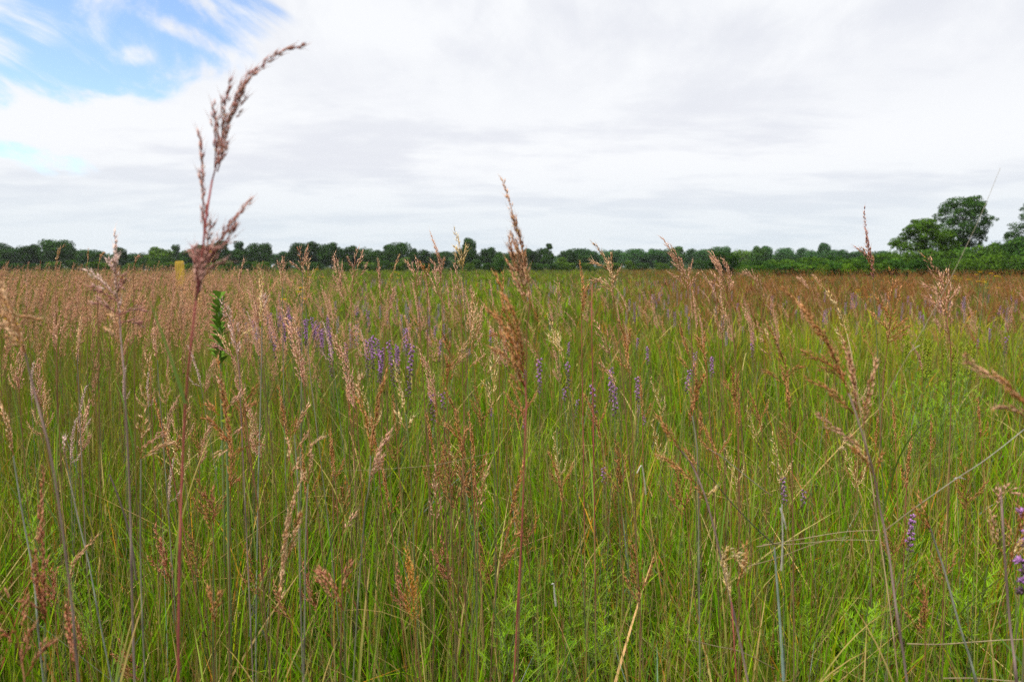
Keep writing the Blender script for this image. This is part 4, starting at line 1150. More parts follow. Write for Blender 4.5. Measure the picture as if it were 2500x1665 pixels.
pos, uu, d = field_points(60, 8, 14, .16, .95, 1)
mass_stars(pos, rng.normal(.95, .06, len(pos)))
pos, uu, d = field_points(170, 12, 32, -.22, .3, 1)
mass_stars(pos, rng.normal(.95, .07, len(pos)))
pos, uu, d = field_points(40, 6, 12, -.42, -.1, 1)
mass_stars(pos, rng.normal(.95, .07, len(pos)))
g = vb.build('wildflowers', M_FLOWER)
tag(g, 'distant haze of purple flower spikes across the middle of the field', 'wildflowers', kind='stuff')

# ------------------------------------------------------------------ leafy plants
def leafy_plant(label, base, hgt, nl, ll, lw, col, t0=.35, name='leafy_plant', cat='plant', group=None):
    root = empty(name, base)
    tag(root, label, cat, group)
    path, L = spline([np.array((0, 0, 0.)), np.array((.02, 0, hgt * .5)), np.array((.03, .01, hgt))], 16)
    vb = VB()
    tube(vb, path, np.linspace(.006, .003, 16), np.array((.12, .17, .06)), 6)
    vb.build('stem', M_STEM, root)
    for k in range(nl):
        t = t0 + (1 - t0) * (k + 1) / nl
        p = np.array([np.interp(t * 15, np.arange(16), path[:, q_]) for q_ in range(3)])
        vb = VB()
        az = k * math.pi + (k // 2) * math.pi / 2 + rnd.gauss(0, .2)
        c = np.array(col) * rnd.uniform(.8, 1.2)
        s_ = ll * (1 - .35 * t) * rnd.uniform(.85, 1.1)
        K = 8
        s = np.linspace(0, 1, K + 1)
        th = R(30) + R(45) * s
        seg = s_ / K
        rr = np.concatenate(([0], np.cumsum(np.sin(th[1:]) * seg)))
        zz = np.concatenate(([0], np.cumsum(np.cos(th[1:]) * seg)))
        w = lw * .5 * np.sin(np.pi * np.clip(s * .93 + .05, 0, 1)) ** .8
        dirv = np.array((math.cos(az), math.sin(az), 0))
        sd = np.array((-math.sin(az), math.cos(az), 0))
        mid = p + rr[:, None] * dirv + zz[:, None] * np.array((0, 0, 1.))
        up = np.array((0, 0, 1.)) * .25
        v = np.stack((mid - sd * w[:, None] + up * w[:, None], mid, mid + sd * w[:, None] + up * w[:, None]), 1).reshape(-1, 3)
        i = np.arange(K)[:, None] * 3
        f = np.concatenate((i + np.array((0, 1, 4, 3)), i + np.array((1, 2, 5, 4))))
        vb.add(v, f, c)
        vb.build('leaf', M_GRASS, root)
    return root


p = at(512, 740, 2.6)
leafy_plant('dark green broad-leaved plant standing behind the tallest stalk', (p[0], p[1], 0), 1.38, 36, .085, .028, (.11, .20, .025), .81)
p = at(520, 950, 1.9)
leafy_plant('yellow-green round-leaved sprig right of the tallest stalk', (p[0], p[1], 0), 1.10, 5, .03, .026, (.20, .25, .02), .93)
p = at(1340, 1620, 1.9)
leafy_plant('dark broad-leaved seedling at the bottom edge near mid-photo', (p[0], p[1], 0), .36, 6, .12, .045, (.075, .16, .012))
p = at(330, 1580, 1.7)
leafy_plant('dark round-leaved seedling at the bottom left', (p[0], p[1], 0), .36, 6, .10, .06, (.07, .15, .012))


def feathery(hgt, nb, spike=None):
    root = empty('feathery_herb', (0, 0, -.001))
    vb = VB()
    lv = VB()
    path, L = spline([np.array((0, 0, 0.)), np.array((rnd.gauss(0, .02), 0, hgt * .5)), np.array((rnd.gauss(0, .03), rnd.gauss(0, .02), hgt))], 14)
    tube(vb, path, np.linspace(.0028, .0014, 14), np.array((.12, .15, .05)), 5)
    for k in range(nb):
        t = .25 + .75 * k / nb
        i = min(13, int(t * 13))
        az = k * 2.4 + rnd.gauss(0, .3)
        bl = (.16 * (1 - t) + .05) * rnd.uniform(.8, 1.2)
        dirv = np.array((math.cos(az) * .75, math.sin(az) * .75, .75))
        q = path[i] + dirv * bl * np.linspace(0, 1, 5)[:, None]
        q[:, 2] -= np.linspace(0, 1, 5) ** 2 * bl * .15
        tube(vb, q, np.linspace(.0012, .0006, 5), np.array((.13, .17, .05)), 4)
        m = 22
        u = np.linspace(.08, 1, m)
        b = path[i] + dirv * bl * u[:, None]
        b[:, 2] -= u ** 2 * bl * .15
        c = jitter(np.tile((.17, .29, .012), (m, 1)), .14)
        ribbons(lv, b, az + np.where(np.arange(m) % 2, 1, -1) * rng.uniform(.5, 1.5, m), rng.uniform(.014, .028, m), np.radians(rng.uniform(30, 75, m)), np.radians(rng.uniform(-10, 30, m)), np.full(m, .0028), c, c * 1.1, K=2)
    vb.build('stem', M_STEM, root)
    lv.build('leaves', M_GRASS, root)
    if spike:
        fv = VB()
        m = 120
        t = rng.random(m)
        az = rng.uniform(0, 6.28, m)
        p0 = path[-1] + np.stack((np.cos(az) * .008 * (1.1 - t), np.sin(az) * .008 * (1.1 - t), (t - .4) * spike), 1)
        c = jitter(np.tile((.26, .30, .03), (m, 1)), .15)
        spindles(fv, p0, np.stack((np.cos(az) * .8, np.sin(az) * .8, np.full(m, .8)), 1), np.full(m, .014), np.full(m, .0032), c, c * 1.1)
        fv.build('flower_spike', M_FLOWER, root)
    return root


FT = [feathery(.52, 26), feathery(.42, 22), feathery(.60, 28)]
FUSED = [False] * 3
FE = [('in the low grass near mid-photo', [(1270, 1500), (1330, 1500), (1385, 1470), (1405, 1560), (1300, 1610), (1440, 1420), (1355, 1090), (1220, 1560)]),
      ('in the low grass of the right foreground', [(1660, 1400), (1720, 1450), (2010, 1370), (2250, 1420), (2190, 1330), (2270, 1500), (2130, 1480), (1690, 1560), (2440, 1600), (1980, 1590), (2350, 1440), (1590, 1330)]),
      ('along the bottom edge between mid-photo and the thick mauve stem', [(1240, 1650), (1310, 1680), (1390, 1640), (1460, 1600), (1500, 1660), (1560, 1560), (1620, 1640), (1480, 1500), (1550, 1450), (1420, 1690)]),
      ('along the bottom edge at the right', [(1740, 1650), (1880, 1640), (2040, 1660), (2120, 1600), (2200, 1650), (2300, 1620), (2370, 1560), (1850, 1540), (1780, 1500), (2070, 1480), (2420, 1500)]),
      ('in the shaded grass of the left foreground', [(85, 1380), (170, 1490), (40, 1290), (330, 1370)]),
      ('under the yellow-green spikes at the right', [(2230, 1000), (2290, 1010), (2350, 1005), (2400, 1020), (2260, 1050), (2330, 1060)])]
for where, lst in FE:
    for sx, sy in lst:
        k = rnd.randrange(3)
        sc = rnd.uniform(.85, 1.15)
        if 'spikes' in where:
            k, sc = 2, 1.35
        zc = (.52, .42, .60)[k] * .8 * sc
        d = (EYE - zc) / ((sy - HOR) / F)
        x = (sx - 1250) / F * d
        if not FUSED[k]:
            FUSED[k] = True
            o = FT[k]
            o.location = (x, d, 0)
            o.scale = (sc, sc, sc)
        else:
            o = dup(FT[k], (x, d, 0), rnd.uniform(0, 6.28), sc)
        tag(o, f'bright green feathery herb {where}', 'herb', f'feathery herbs {where}')
GT = feathery(1.02, 20, .18)
GT.name = 'goldenrod'
first = True
for sx, sy in [(2255, 880), (2262, 895), (2280, 900), (2305, 895), (2318, 905), (2342, 890), (2350, 905), (2378, 895), (2392, 905), (2240, 870), (2330, 880)]:
    sc = rnd.uniform(.92, 1.04)
    d = (EYE - 1.0 * sc) / ((sy - HOR) / F)
    x = (sx - 1250) / F * d
    if first:
        o = GT
        first = False
        o.location = (x, d, 0)
        o.scale = (sc, sc, sc)
    else:
        o = dup(GT, (x, d, 0), rnd.uniform(0, 6.28), sc)
    tag(o, 'yellow-green budding flower spire in the patch behind the right-edge plume', 'wildflower', 'yellow-green spires right of the copper head')
# yellow spires in the middle distance, left of centre
for sx, sy in [(1022, 905), (1030, 890), (1075, 895), (1010, 930), (1085, 930)]:
    sc = rnd.uniform(.80, .9)
    d = (EYE - 1.0 * sc) / ((sy - HOR) / F)
    o = dup(GT, ((sx - 1250) / F * d, d, 0), rnd.uniform(0, 6.28), sc)
    tag(o, 'yellow-green budding flower spire beside the spreading straw-brown head', 'wildflower', 'yellow-green spires left of centre')


def sunflower():
    root = empty('yellow_daisy', (0, 0, -.001))
    vb = VB()
    fl = VB()
    path, L = spline([np.array((0, 0, 0.)), np.array((.02, 0, .6)), np.array((.05, 0, 1.2))], 10)
    tube(vb, path, np.linspace(.005, .003, 10), np.array((.12, .16, .05)), 5)
    for k in range(4):
        p = path[-1] + np.array((rnd.uniform(-.1, .1), rnd.uniform(-.1, .1), rnd.uniform(-.16, .06)))
        tube(vb, np.array([path[-3], .5 * (path[-3] + p), p]), .002, np.array((.12, .16, .05)), 4)
        fl = VB()
        m = 13
        az = np.linspace(0, 6.28, m, endpoint=False)
        ribbons(fl, np.tile(p, (m, 1)), az, np.full(m, .035), np.full(m, R(75)), np.zeros(m), np.full(m, .014), np.tile((.75, .42, .01), (m, 1)), np.tile((.8, .5, .02), (m, 1)), K=2, twist=np.zeros(m))
        m = 10
        spindles(fl, np.tile(p, (m, 1)), nrm(rng.normal(0, .4, (m, 3)) + np.array((0, 0, .8))), np.full(m, .014), np.full(m, .004), np.tile((.2, .1, .02), (m, 1)), np.tile((.3, .16, .02), (m, 1)))
        fl.build('flower_head', M_FLOWER, root)
    vb.build('stem', M_STEM, root)
    return root


sf_ = sunflower()
first = True
for sx, sy, d in [(2397, 672, 9), (2315, 678, 10), (2420, 690, 10), (2390, 668, 10), (2285, 690, 11), (2110, 712, 9), (775, 662, 10), (960, 668, 14), (722, 708, 6)]:
    p = at(sx, sy, d)
    if first:
        o = sf_
        first = False
        o.location = (p[0], d, 0)
    else:
        o = dup(sf_, (p[0], d, 0), rnd.uniform(0, 6.28), p[2] / 1.2)
    o.scale = (p[2] / 1.2,) * 3
    wh = 'right edge rust-red strip' if sx > 2200 else ('copper head' if sx > 2000 else 'green far strip left of centre')
    tag(o, f'yellow daisy-flowered plant near the {wh}', 'wildflower', f'yellow daisies near the {wh}')

# ------------------------------------------------------------------ yellow marker and far house
p = at(439, 660, 13.0)
root = empty('marker_post', (p[0], p[1], 0))
tag(root, 'yellow marker sign on a thin stake rising from the pale grass at the left', 'marker post')
vb = VB()
hw, th, z0, z1 = .082, .016, 1.12, 1.60
prof = [(-hw, z0), (hw, z0), (hw, z1 - .03), (hw - .012, z1 - .008), (hw - .03, z1), (-hw + .03, z1), (-hw + .012, z1 - .008), (-hw, z1 - .03)]
np_ = len(prof)
for sgn in (1, -1):
    pass
v = [(x, -th, z) for x, z in prof] + [(x, th, z) for x, z in prof]
yel = np.array((.52, .35, .03))
vb.add(v, [[i, (i + 1) % np_, np_ + (i + 1) % np_, np_ + i] for i in range(np_)], yel)
vb.f.append(np.array([list(range(np_))[::-1], list(range(np_, 2 * np_))], dtype=np.int32) + (vb.n - 2 * np_))
for xr in (-.06, -.02, .02, .06):      # moulded ribs
    q = [(xr - .004, -th - .005, z0 + .02), (xr + .004, -th - .005, z0 + .02), (xr + .004, -th - .005, z1 - .05), (xr - .004, -th - .005, z1 - .05),
         (xr - .006, -th, z0 + .02), (xr + .006, -th, z0 + .02), (xr + .006, -th, z1 - .05), (xr - .006, -th, z1 - .05)]
    vb.add(q, [[0, 1, 2, 3], [0, 4, 5, 1], [1, 5, 6, 2], [2, 6, 7, 3], [3, 7, 4, 0]], yel * .85)
vb.build('panel', noise_mat('weathered_yellow', (.26, .18, .035), (.50, .33, .04), 14, .9, (.42, .28, .04)), root, smooth=False)
vb = VB()
tube(vb, np.array([(0, .03, -.1), (0, .03, .6), (0, .03, 1.2)]), .012, np.array((.12, .12, .11)), 8)
vb.build('stake', M_STEM, root)

M_WALL = noise_mat('painted_boards', (.55, .57, .58), (.66, .68, .70), 3, .7)
M_ROOF = noise_mat('roof_shingles', (.10, .10, .11), (.16, .15, .15), 8, .9)


def simple_mesh(name, verts, faces, mat, parent):
    me = bpy.data.meshes.new(name)
    me.from_pydata(verts, [], faces)
    me.materials.append(mat)
    o = bpy.data.objects.new(name, me)
    COL.objects.link(o)
    o.parent = parent
    return o


hp = at(376, 640, 268)
root = empty('far_house', (hp[0], hp[1], 0))
tag(root, 'pale house just glimpsed between trees of the left treeline', 'house')
a, b, h1, h2 = 2.6, 2.4, 2.6, 4.0
simple_mesh('wall', [(-a, -b, 0), (a, -b, 0), (a, b, 0), (-a, b, 0), (-a, -b, h1), (a, -b, h1), (a, b, h1), (-a, b, h1), (-a, 0, h2), (a, 0, h2)],
            [(0, 1, 5, 4), (2, 3, 7, 6), (1, 2, 6, 9, 5), (3, 0, 4, 8, 7)], M_WALL, root)
e = .4
simple_mesh('roof', [(-a - e, -b - e, h1 - .2), (a + e, -b - e, h1 - .2), (a + e, 0, h2 + .12), (-a - e, 0, h2 + .12), (-a - e, b + e, h1 - .2), (a + e, b + e, h1 - .2),
                     (-a - e, -b - e, h1 - .38), (a + e, -b - e, h1 - .38), (a + e, b + e, h1 - .38), (-a - e, b + e, h1 - .38)],
            [(0, 1, 2, 3), (3, 2, 5, 4), (0, 6, 7, 1), (4, 5, 8, 9)], M_ROOF, root)
M_GLASS = noise_mat('dark_glass', (.03, .035, .04), (.05, .055, .06), 2, .1)
for wx in (-1.2, 1.2):
    simple_mesh('window', [(wx - .5, -b - .03, 1), (wx + .5, -b - .03, 1), (wx + .5, -b - .03, 2.2), (wx - .5, -b - .03, 2.2), (wx - .5, -b, 1), (wx + .5, -b, 1), (wx + .5, -b, 2.2), (wx - .5, -b, 2.2)],
                [(0, 1, 2, 3), (0, 4, 5, 1), (1, 5, 6, 2), (2, 6, 7, 3), (3, 7, 4, 0)], M_GLASS, root)

# ------------------------------------------------------------------ trees
def cards(vb, ctr, out, size, col):
    """leaf sprays: bent diamond quads, roughly facing outwards"""
    n = len(ctr)
    nv = nrm(out + rng.normal(0, .55, (n, 3)))
    a = nrm(np.cross(nv, rng.normal(0, 1, (n, 3))))
    b = np.cross(nv, a)
    s = size[:, None]
    v = np.stack((ctr - a * s, ctr - b * s * .55 + nv * s * .15, ctr + a * s, ctr + b * s * .55 + nv * s * .15), 1)
    f = np.arange(n * 4).reshape(n, 4)
    vb.add(v.reshape(-1, 3), f, np.repeat(col, 4, axis=0))


def crown_mesh(lobes, ncard, csize, cols):
    """lobes: list of (centre, radii). Sprays on and in each lobe, uneven outline"""
    vb = VB()
    vol = np.array([r[0] * r[1] + r[1] * r[2] for c, r in lobes])
    cnt = np.maximum(8, (ncard * vol / vol.sum()).astype(int))
    for (c, r), m in zip(lobes, cnt):
        dirs = nrm(rng.normal(0, 1, (m, 3)))
        rad = rng.uniform(.35, 1.0, m) ** .5
        k = rng.random(m) < .06
        rad[k] *= rng.uniform(1.0, 1.15, k.sum())
        p = np.array(c) + dirs * np.array(r) * rad[:, None]
        p[:, 2] = np.maximum(p[:, 2], .05)
        col = np.array(cols)[rng.integers(0, len(cols), m)] * rng.uniform(.8, 1.2) * rng.uniform(.75, 1.3, (m, 1))
        cards(vb, p, dirs + np.array((0, 0, .2)), rng.uniform(.6, 1.3, m) * csize, col)
    return vb


LG = [(.024, .052, .013), (.035, .075, .014), (.055, .108, .018), (.029, .062, .018)]


def tree_template(h, w, kind, ncard, csize, trunk_h=None, name='tree', lob=None):
    root = empty(name, (0, 0, -.01))
    th = trunk_h if trunk_h is not None else h * .12
    lobes = []
    hc = h - th
    if kind == 'airy':
        for i in range(22):
            t = rnd.random()
            ww = w * .5 * (.5 + .5 * math.sin(math.pi * t))
            az = rnd.uniform(0, 6.28)
            rr = ww * rnd.uniform(.1, .75)
            rs = w * rnd.uniform(.11, .19)
            lobes.append(((math.cos(az) * rr, math.sin(az) * rr, th + hc * (.08 + .84 * t)), (rs * 1.1, rs * 1.1, rs * .9)))
    else:
        # a full body with knobs all over it
        lobes.append(((0, 0, th + hc * .46), (w * .40, w * .40, hc * .46)))
        for i in range(lob or 24):
            if kind == 'spire':
                t = rnd.random()
                ww = w * .46 * (1 - t * .85)
                z = th + hc * (.04 + .90 * t)
            else:
                t = rnd.random() ** .8
                z = th + hc * (.10 + .78 * t)
                ww = w * .42 * math.sqrt(max(.06, 1 - ((t - .36) / (.68 if kind == 'round' else .80)) ** 2))
            az = rnd.uniform(0, 6.28)
            rr = ww * rnd.uniform(.65, 1.0)
            rs = w * rnd.uniform(.10, .19) * (.7 if kind == 'spire' else 1)
            lobes.append(((math.cos(az) * rr, math.sin(az) * rr, min(z, h - rs * .8)), (rs * 1.1, rs * 1.1, rs * .9)))
        if kind == 'spire':
            lobes[0] = ((0, 0, th + hc * .38), (w * .33, w * .33, hc * .36))
            lobes.append(((0, 0, h * .93), (w * .13, w * .13, h * .07)))
    cv = crown_mesh(lobes, ncard, csize, LG)
    tv = VB()
    tube(tv, np.array([(0, 0, -.2), (rnd.gauss(0, .08), 0, th * .6), (rnd.gauss(0, .15), rnd.gauss(0, .15), th + (h - th) * .3), (0, 0, h * .8)]),
         np.array([h * .028, h * .022, h * .016, h * .004]), np.array((.085, .07, .055)), 8)
    for (c, r) in lobes[:9]:
        z = max(th * .7, c[2] - r[2] * 1.5 - abs(c[0]) * .3)
        tube(tv, np.array([(0, 0, z * .8), (c[0] * .5, c[1] * .5, .5 * (z + c[2])), c]), np.array([h * .010, h * .006, h * .002]), np.array((.08, .066, .05)), 5)
    tv.build('trunk', M_BARK, root)
    cv.build('crown', M_LEAFT, root)
    return root


TT = {
    'round0': tree_template(10, 10, 'round', 4320, .33), 'round1': tree_template(10, 12, 'round', 4860, .33), 'round2': tree_template(10, 8, 'round', 3780, .33),
    'round3': tree_template(10, 13, 'flat', 4860, .33), 'airy0': tree_template(10, 6.5, 'airy', 2200, .30), 'spire0': tree_template(10, 6, 'spire', 3000, .30),
    'bush0': tree_template(3, 4.6, 'round', 2600, .15, .15, 'bush', 14), 'bush1': tree_template(3, 6, 'flat', 3000, .15, .1, 'bush', 16), 'bush2': tree_template(3, 3.8, 'round', 2200, .15, .1, 'bush', 12),
}
TW = {'round0': 10, 'round1': 12, 'round2': 8, 'round3': 13, 'airy0': 6.5, 'spire0': 6, 'bush0': 4.6, 'bush1': 6, 'bush2': 3.8}
THT = {k: (3 if k.startswith('bush') else 10) for k in TT}
TUSED = {k: False for k in TT}


def put_tree(kind, sx, top, wpx, d, label, cat, group, tint=(1, 1, 1)):
    H_ = EYE + (HOR - top) * 1.07 / F * d
    x = (sx - 1250) / F * d
    W = wpx / F * d
    sz = H_ / THT[kind]
    sx_ = W / TW[kind]
    sc = (sx_, sx_, sz)
    rz = rnd.uniform(0, 6.28)
    if not TUSED[kind]:
        TUSED[kind] = True
        o = TT[kind]
        o.location = (x, d, 0)
        o.rotation_euler = (0, 0, rz)
        o.scale = sc
    else:
        o = dup(TT[kind], (x, d, 0), rz, sc)
    for ch in o.children:
        if ch.name.startswith('crown'):
            ch.color = (*tint, 1)
    tag(o, label, cat, group)
    return o


DK, MD, YG, BL = (.72, .78, .75), (1.0, 1.05, .95), (1.75, 1.55, .9), (.85, 1.0, 1.25)  # BL puts the blue fade of distance haze into the crown colour
R3 = ['round0', 'round1', 'round2', 'round3']
LINE = [  # kind, x, top, width, distance, look, tint     (photo pixels)
    ('round1', 8, 598, 55, 330, 'bluish rounded', BL), ('round3', 45, 598, 60, 330, 'bluish wide', BL), ('round0', 72, 601, 45, 330, 'bluish', BL),
    ('round2', 22, 612, 36, 270, 'small mid-green', MD), ('round0', 84, 603, 56, 270, 'dark rounded', DK), ('round1', 150, 594, 88, 262, 'big dark domed', DK),
    ('round0', 190, 611, 40, 330, 'pale green hazy', YG), ('round1', 226, 608, 60, 300, 'dark bluish', BL), ('round0', 247, 616, 46, 270, 'mid-green low', MD),
    ('round2', 301, 610, 36, 280, 'narrow dark', DK), ('round3', 342, 613, 60, 300, 'dark bluish wide', BL), ('round0', 396, 606, 62, 265, 'yellow-green domed', YG),
    ('airy0', 436, 600, 32, 320, 'thin spindly', DK), ('round0', 466, 611, 48, 280, 'mid-green', MD), ('round1', 510, 605, 58, 275, 'dark', DK),
    ('round2', 548, 595, 44, 275, 'tall dark', DK), ('airy0', 589, 592, 40, 320, 'tall airy', BL), ('round1', 638, 601, 68, 265, 'broad dark oak-like', DK), ('round0', 592, 614, 50, 280, 'low dark', DK),
    ('round0', 690, 611, 44, 300, 'bluish low', BL), ('round1', 733, 601, 62, 268, 'dark rounded', DK), ('round2', 764, 597, 48, 272, 'tall rounded', DK),
    ('round0', 812, 599, 60, 268, 'dark domed', DK), ('round2', 786, 607, 40, 285, 'mid-green', MD), ('round0', 857, 606, 54, 275, 'dark', DK), ('round3', 897, 607, 60, 275, 'mid-green wide', MD),
    ('round0', 932, 613, 50, 275, 'mid-green low', MD), ('round2', 950, 604, 40, 285, 'dark', DK), ('round1', 980, 600, 66, 275, 'tall dark bushy-topped', DK), ('airy0', 1011, 608, 28, 290, 'thin dark', DK),
    ('round0', 1030, 615, 52, 285, 'dark low', DK), ('round2', 992, 630, 30, 240, 'small bright green', YG), ('round3', 1068, 616, 60, 290, 'dark wide', DK), ('round1', 1098, 612, 80, 400, 'far hazy blue-green', BL),
    ('round2', 1146, 589, 40, 285, 'tallest round-topped', DK), ('round1', 1142, 612, 60, 280, 'dark', DK), ('round0', 1194, 610, 54, 285, 'dark', DK), ('round0', 1226, 617, 48, 270, 'mid-green', MD),
    ('round2', 1164, 634, 28, 230, 'small mid-green', MD), ('round3', 1256, 617, 56, 310, 'dark low', DK), ('round2', 1290, 610, 36, 300, 'dark rounded', DK), ('round0', 1316, 609, 48, 300, 'dark', DK),
    ('spire0', 1338, 599, 40, 262, 'pointed mid-green', MD), ('round2', 1370, 630, 32, 255, 'small yellow-green', YG), ('round0', 1384, 612, 46, 310, 'dark', DK), ('round1', 1412, 610, 60, 315, 'dark bluish', BL),
    ('round0', 1440, 612, 46, 315, 'dark bluish', BL), ('round2', 1420, 628, 30, 262, 'small dome-shaped dark', DK), ('round3', 1482, 611, 62, 330, 'dark wide', BL), ('round0', 1512, 613, 50, 330, 'dark bluish', BL),
    ('round1', 1552, 611, 66, 335, 'dark bluish', BL), ('round0', 1592, 610, 50, 335, 'bluish rounded', BL), ('round3', 1615, 609, 66, 335, 'bluish wide', BL), ('round2', 1650, 605, 42, 330, 'taller mid-green', MD),
    ('round0', 1690, 610, 46, 340, 'bluish low', BL), ('round1', 1722, 612, 60, 340, 'bluish', BL), ('round1', 1754, 606, 60, 335, 'bluish domed', BL), ('round3', 1802, 611, 74, 330, 'yellowish wide', YG),
    ('round0', 1848, 604, 46, 250, 'mid-green domed', MD), ('round2', 1866, 604, 32, 330, 'bluish', BL), ('round1', 1914, 609, 54, 335, 'bluish', BL), ('round0', 1958, 608, 44, 335, 'bluish', BL),
    ('round2', 2006, 597, 36, 330, 'tall bluish', BL), ('round3', 1990, 612, 60, 330, 'bluish wide', BL), ('round1', 2040, 613, 56, 320, 'bluish', BL), ('round0', 2085, 614, 60, 320, 'bluish', BL), ('round1', 2140, 616, 60, 320, 'dark bluish', BL),
]


def ordinal(i):
    return f"{i}{'th' if 10 <= i % 100 <= 20 else {1: 'st', 2: 'nd', 3: 'rd'}.get(i % 10, 'th')}"


for i, (k, sx, top, w, d, look, tint) in enumerate(sorted(LINE, key=lambda r_: r_[1])):
    j = rnd.uniform(.8, 1.25) * (1.35 if sx > 1450 else 1.0)
    if tint is BL and not look.startswith(('tall', 'bluish rounded', 'bluish domed')) and sx < 1100:
        top += 5
    elif tint is DK and d < 290:
        top -= 3
    put_tree(k, sx, top, w * 1.12, d, f'{look} tree, {ordinal(i + 1)} from the left along the far treeline', 'tree', 'trees of the far treeline', tuple(c * j for c in tint))

# shrubs in front of the treeline
i = 0
for sx in range(10, 1740, 46):
    top = 640 + rnd.uniform(-4, 4)
    tint = rnd.choice([YG, MD, MD])
    i += 1
    put_tree(rnd.choice(['bush0', 'bush1', 'bush2']), sx + rnd.uniform(-14, 14), top, rnd.uniform(28, 60), rnd.uniform(185, 225), f'low green bush, {ordinal(i)} from the left at the foot of the far treeline', 'bush', 'bushes below the far treeline', tint)
for bx in (352, 398):
    put_tree('bush1', bx, 629, 46, 232, 'green bush hiding one side of the far pale house', 'bush', 'bushes beside the far pale house', MD)
put_tree('bush0', 1221, 634, 27, 128, 'small dark bush standing forward of the treeline near mid-photo', 'bush', None, (.8, .95, .75))
put_tree('bush0', 1765, 619, 92, 122, 'round dark bush at the left end of the right-hand thicket', 'bush', None, (.62, .72, .55))
put_tree('bush2', 2067, 641, 36, 96, 'bright lime-green bush before the right-hand thicket', 'bush', None, (2.6, 2.4, .8))
put_tree('bush1', 2006, 645, 40, 96, 'small yellow-green bush at the foot of the thicket', 'bush', None, (2.2, 1.9, .8))
THK = [(1822, 637, 70), (1862, 634, 80), (1905, 632, 80), (1945, 634, 80), (1985, 630, 84), (2028, 628, 84), (2068, 626, 90), (2110, 622, 90), (2150, 620, 90), (2192, 616, 100), (2235, 614, 100),
       (2280, 612, 100), (2322, 611, 100), (2362, 610, 100), (2402, 602, 110), (2445, 594, 120), (2490, 586, 130), (2540, 582, 130), (2600, 584, 140)]
for i, (sx, top, w) in enumerate(THK):
    t = rnd.choice([(1.2, 1.3, 1.0), (1.6, 1.55, .9), (1.0, 1.15, .9), (1.4, 1.6, 1.0)])
    put_tree(rnd.choice(['bush0', 'bush1', 'bush2']), sx, top + rnd.uniform(-3, 3), w * rnd.uniform(.9, 1.15), rnd.uniform(112, 124), f'rounded green shrub, {ordinal(i + 1)} from the left in the back row of the thicket', 'shrub', 'shrubs of the right-hand thicket', t)
for i, sx in enumerate(range(1835, 2600, 44)):
    t = rnd.choice([(1.2, 1.35, .9), (1.8, 1.7, .8), (.95, 1.1, .8), (1.5, 1.5, .8)])
    put_tree(rnd.choice(['bush0', 'bush1', 'bush2']), sx + rnd.uniform(-12, 12), (644 - (sx - 1835) * .026) + rnd.uniform(-5, 3), rnd.uniform(60, 95), rnd.uniform(99, 108), f'leafy shrub, {ordinal(i + 1)} from the left in the front row of the thicket', 'shrub', 'shrubs of the right-hand thicket', t)


def big_tree(label, sx, top, d, lobes_px, ncard, csize, tint, trunk_px, flat=.62):
    """lobes_px: (x, y, half-width, half-height) in photo pixels at distance d"""
    x0 = (sx - 1250) / F * d
    root = empty('tree', (x0, d, 0))
    tag(root, label, 'tree')
    lobes = []
    for (lx, ly, lw, lh) in lobes_px:
        c = ((lx - sx) / F * d, rnd.uniform(-2.2, 2.2), EYE + (HOR - ly) / F * d)
        q = F / d
        lobes.append((c, (lw / q * 1.08, lw / q * .95, lh / q * 1.6)))
        for k in range(9):       # broken into sprays round each limb's end
            c2 = (c[0] + rnd.uniform(-1, 1) * lw / q, c[1] + rnd.gauss(0, .8), c[2] + rnd.uniform(-1, 1.1) * lh / q)
            f_ = rnd.uniform(.20, .46)
            lobes.append((c2, (lw / q * f_, lw / q * f_, lh / q * f_ * 1.4)))
    cv = crown_mesh(lobes, ncard, csize, LG)
    tv = VB()
    H_ = EYE + (HOR - top) / F * d
    tx = (trunk_px - sx) / F * d
    tube(tv, np.array([(tx, 0, -.2), (tx * .9, 0, H_ * .3), (tx * .5, 0.1, H_ * .6), (0, 0, H_ * .92)]), np.array([.30, .25, .16, .03]), np.array((.08, .068, .05)), 9)
    for c, r_ in lobes[::10]:
        zb = max(H_ * .22, min(H_ * .7, c[2] - 2.2))
        s0 = np.array((tx * (1 - zb / H_), 0, zb))
        c_ = np.array(c)
        tube(tv, np.array([s0, .5 * (s0 + c_) + np.array((0, 0, -.2)), c_]), np.array([.10, .06, .02]), np.array((.075, .062, .05)), 5)
    tv.build('trunk', M_BARK, root)
    o = cv.build('crown', M_LEAFT, root)
    o.color = (*tint, 1)
    return root


big_tree('tall airy tree with a flat-topped crown above the thicket at the right', 2335, 486, 132,
         [(2330, 496, 30, 8), (2362, 495, 18, 9), (2306, 510, 18, 10), (2345, 514, 24, 11), (2385, 512, 14, 9), (2292, 530, 14, 10), (2322, 532, 24, 13), (2358, 535, 22, 13), (2384, 545, 14, 11),
          (2300, 556, 18, 12), (2335, 560, 24, 13), (2368, 566, 22, 12), (2386, 580, 10, 8), (2318, 582, 22, 13), (2350, 588, 18, 11), (2372, 596, 16, 9), (2340, 605, 26, 12)], 21000, .15, (1.1, 1.2, 1.0), 2345)
big_tree('shorter spreading tree with a layered crown, left of the tall airy tree', 2250, 540, 126,
         [(2245, 549, 26, 9), (2222, 560, 24, 9), (2270, 558, 22, 9), (2208, 578, 14, 7), (2240, 574, 26, 11), (2280, 578, 24, 12), (2200, 592, 20, 8), (2228, 598, 26, 11), (2262, 600, 26, 13), (2296, 604, 22, 12), (2190, 606, 13, 7), (2306, 585, 14, 12)], 20000, .15, (1.7, 1.65, .75), 2256)
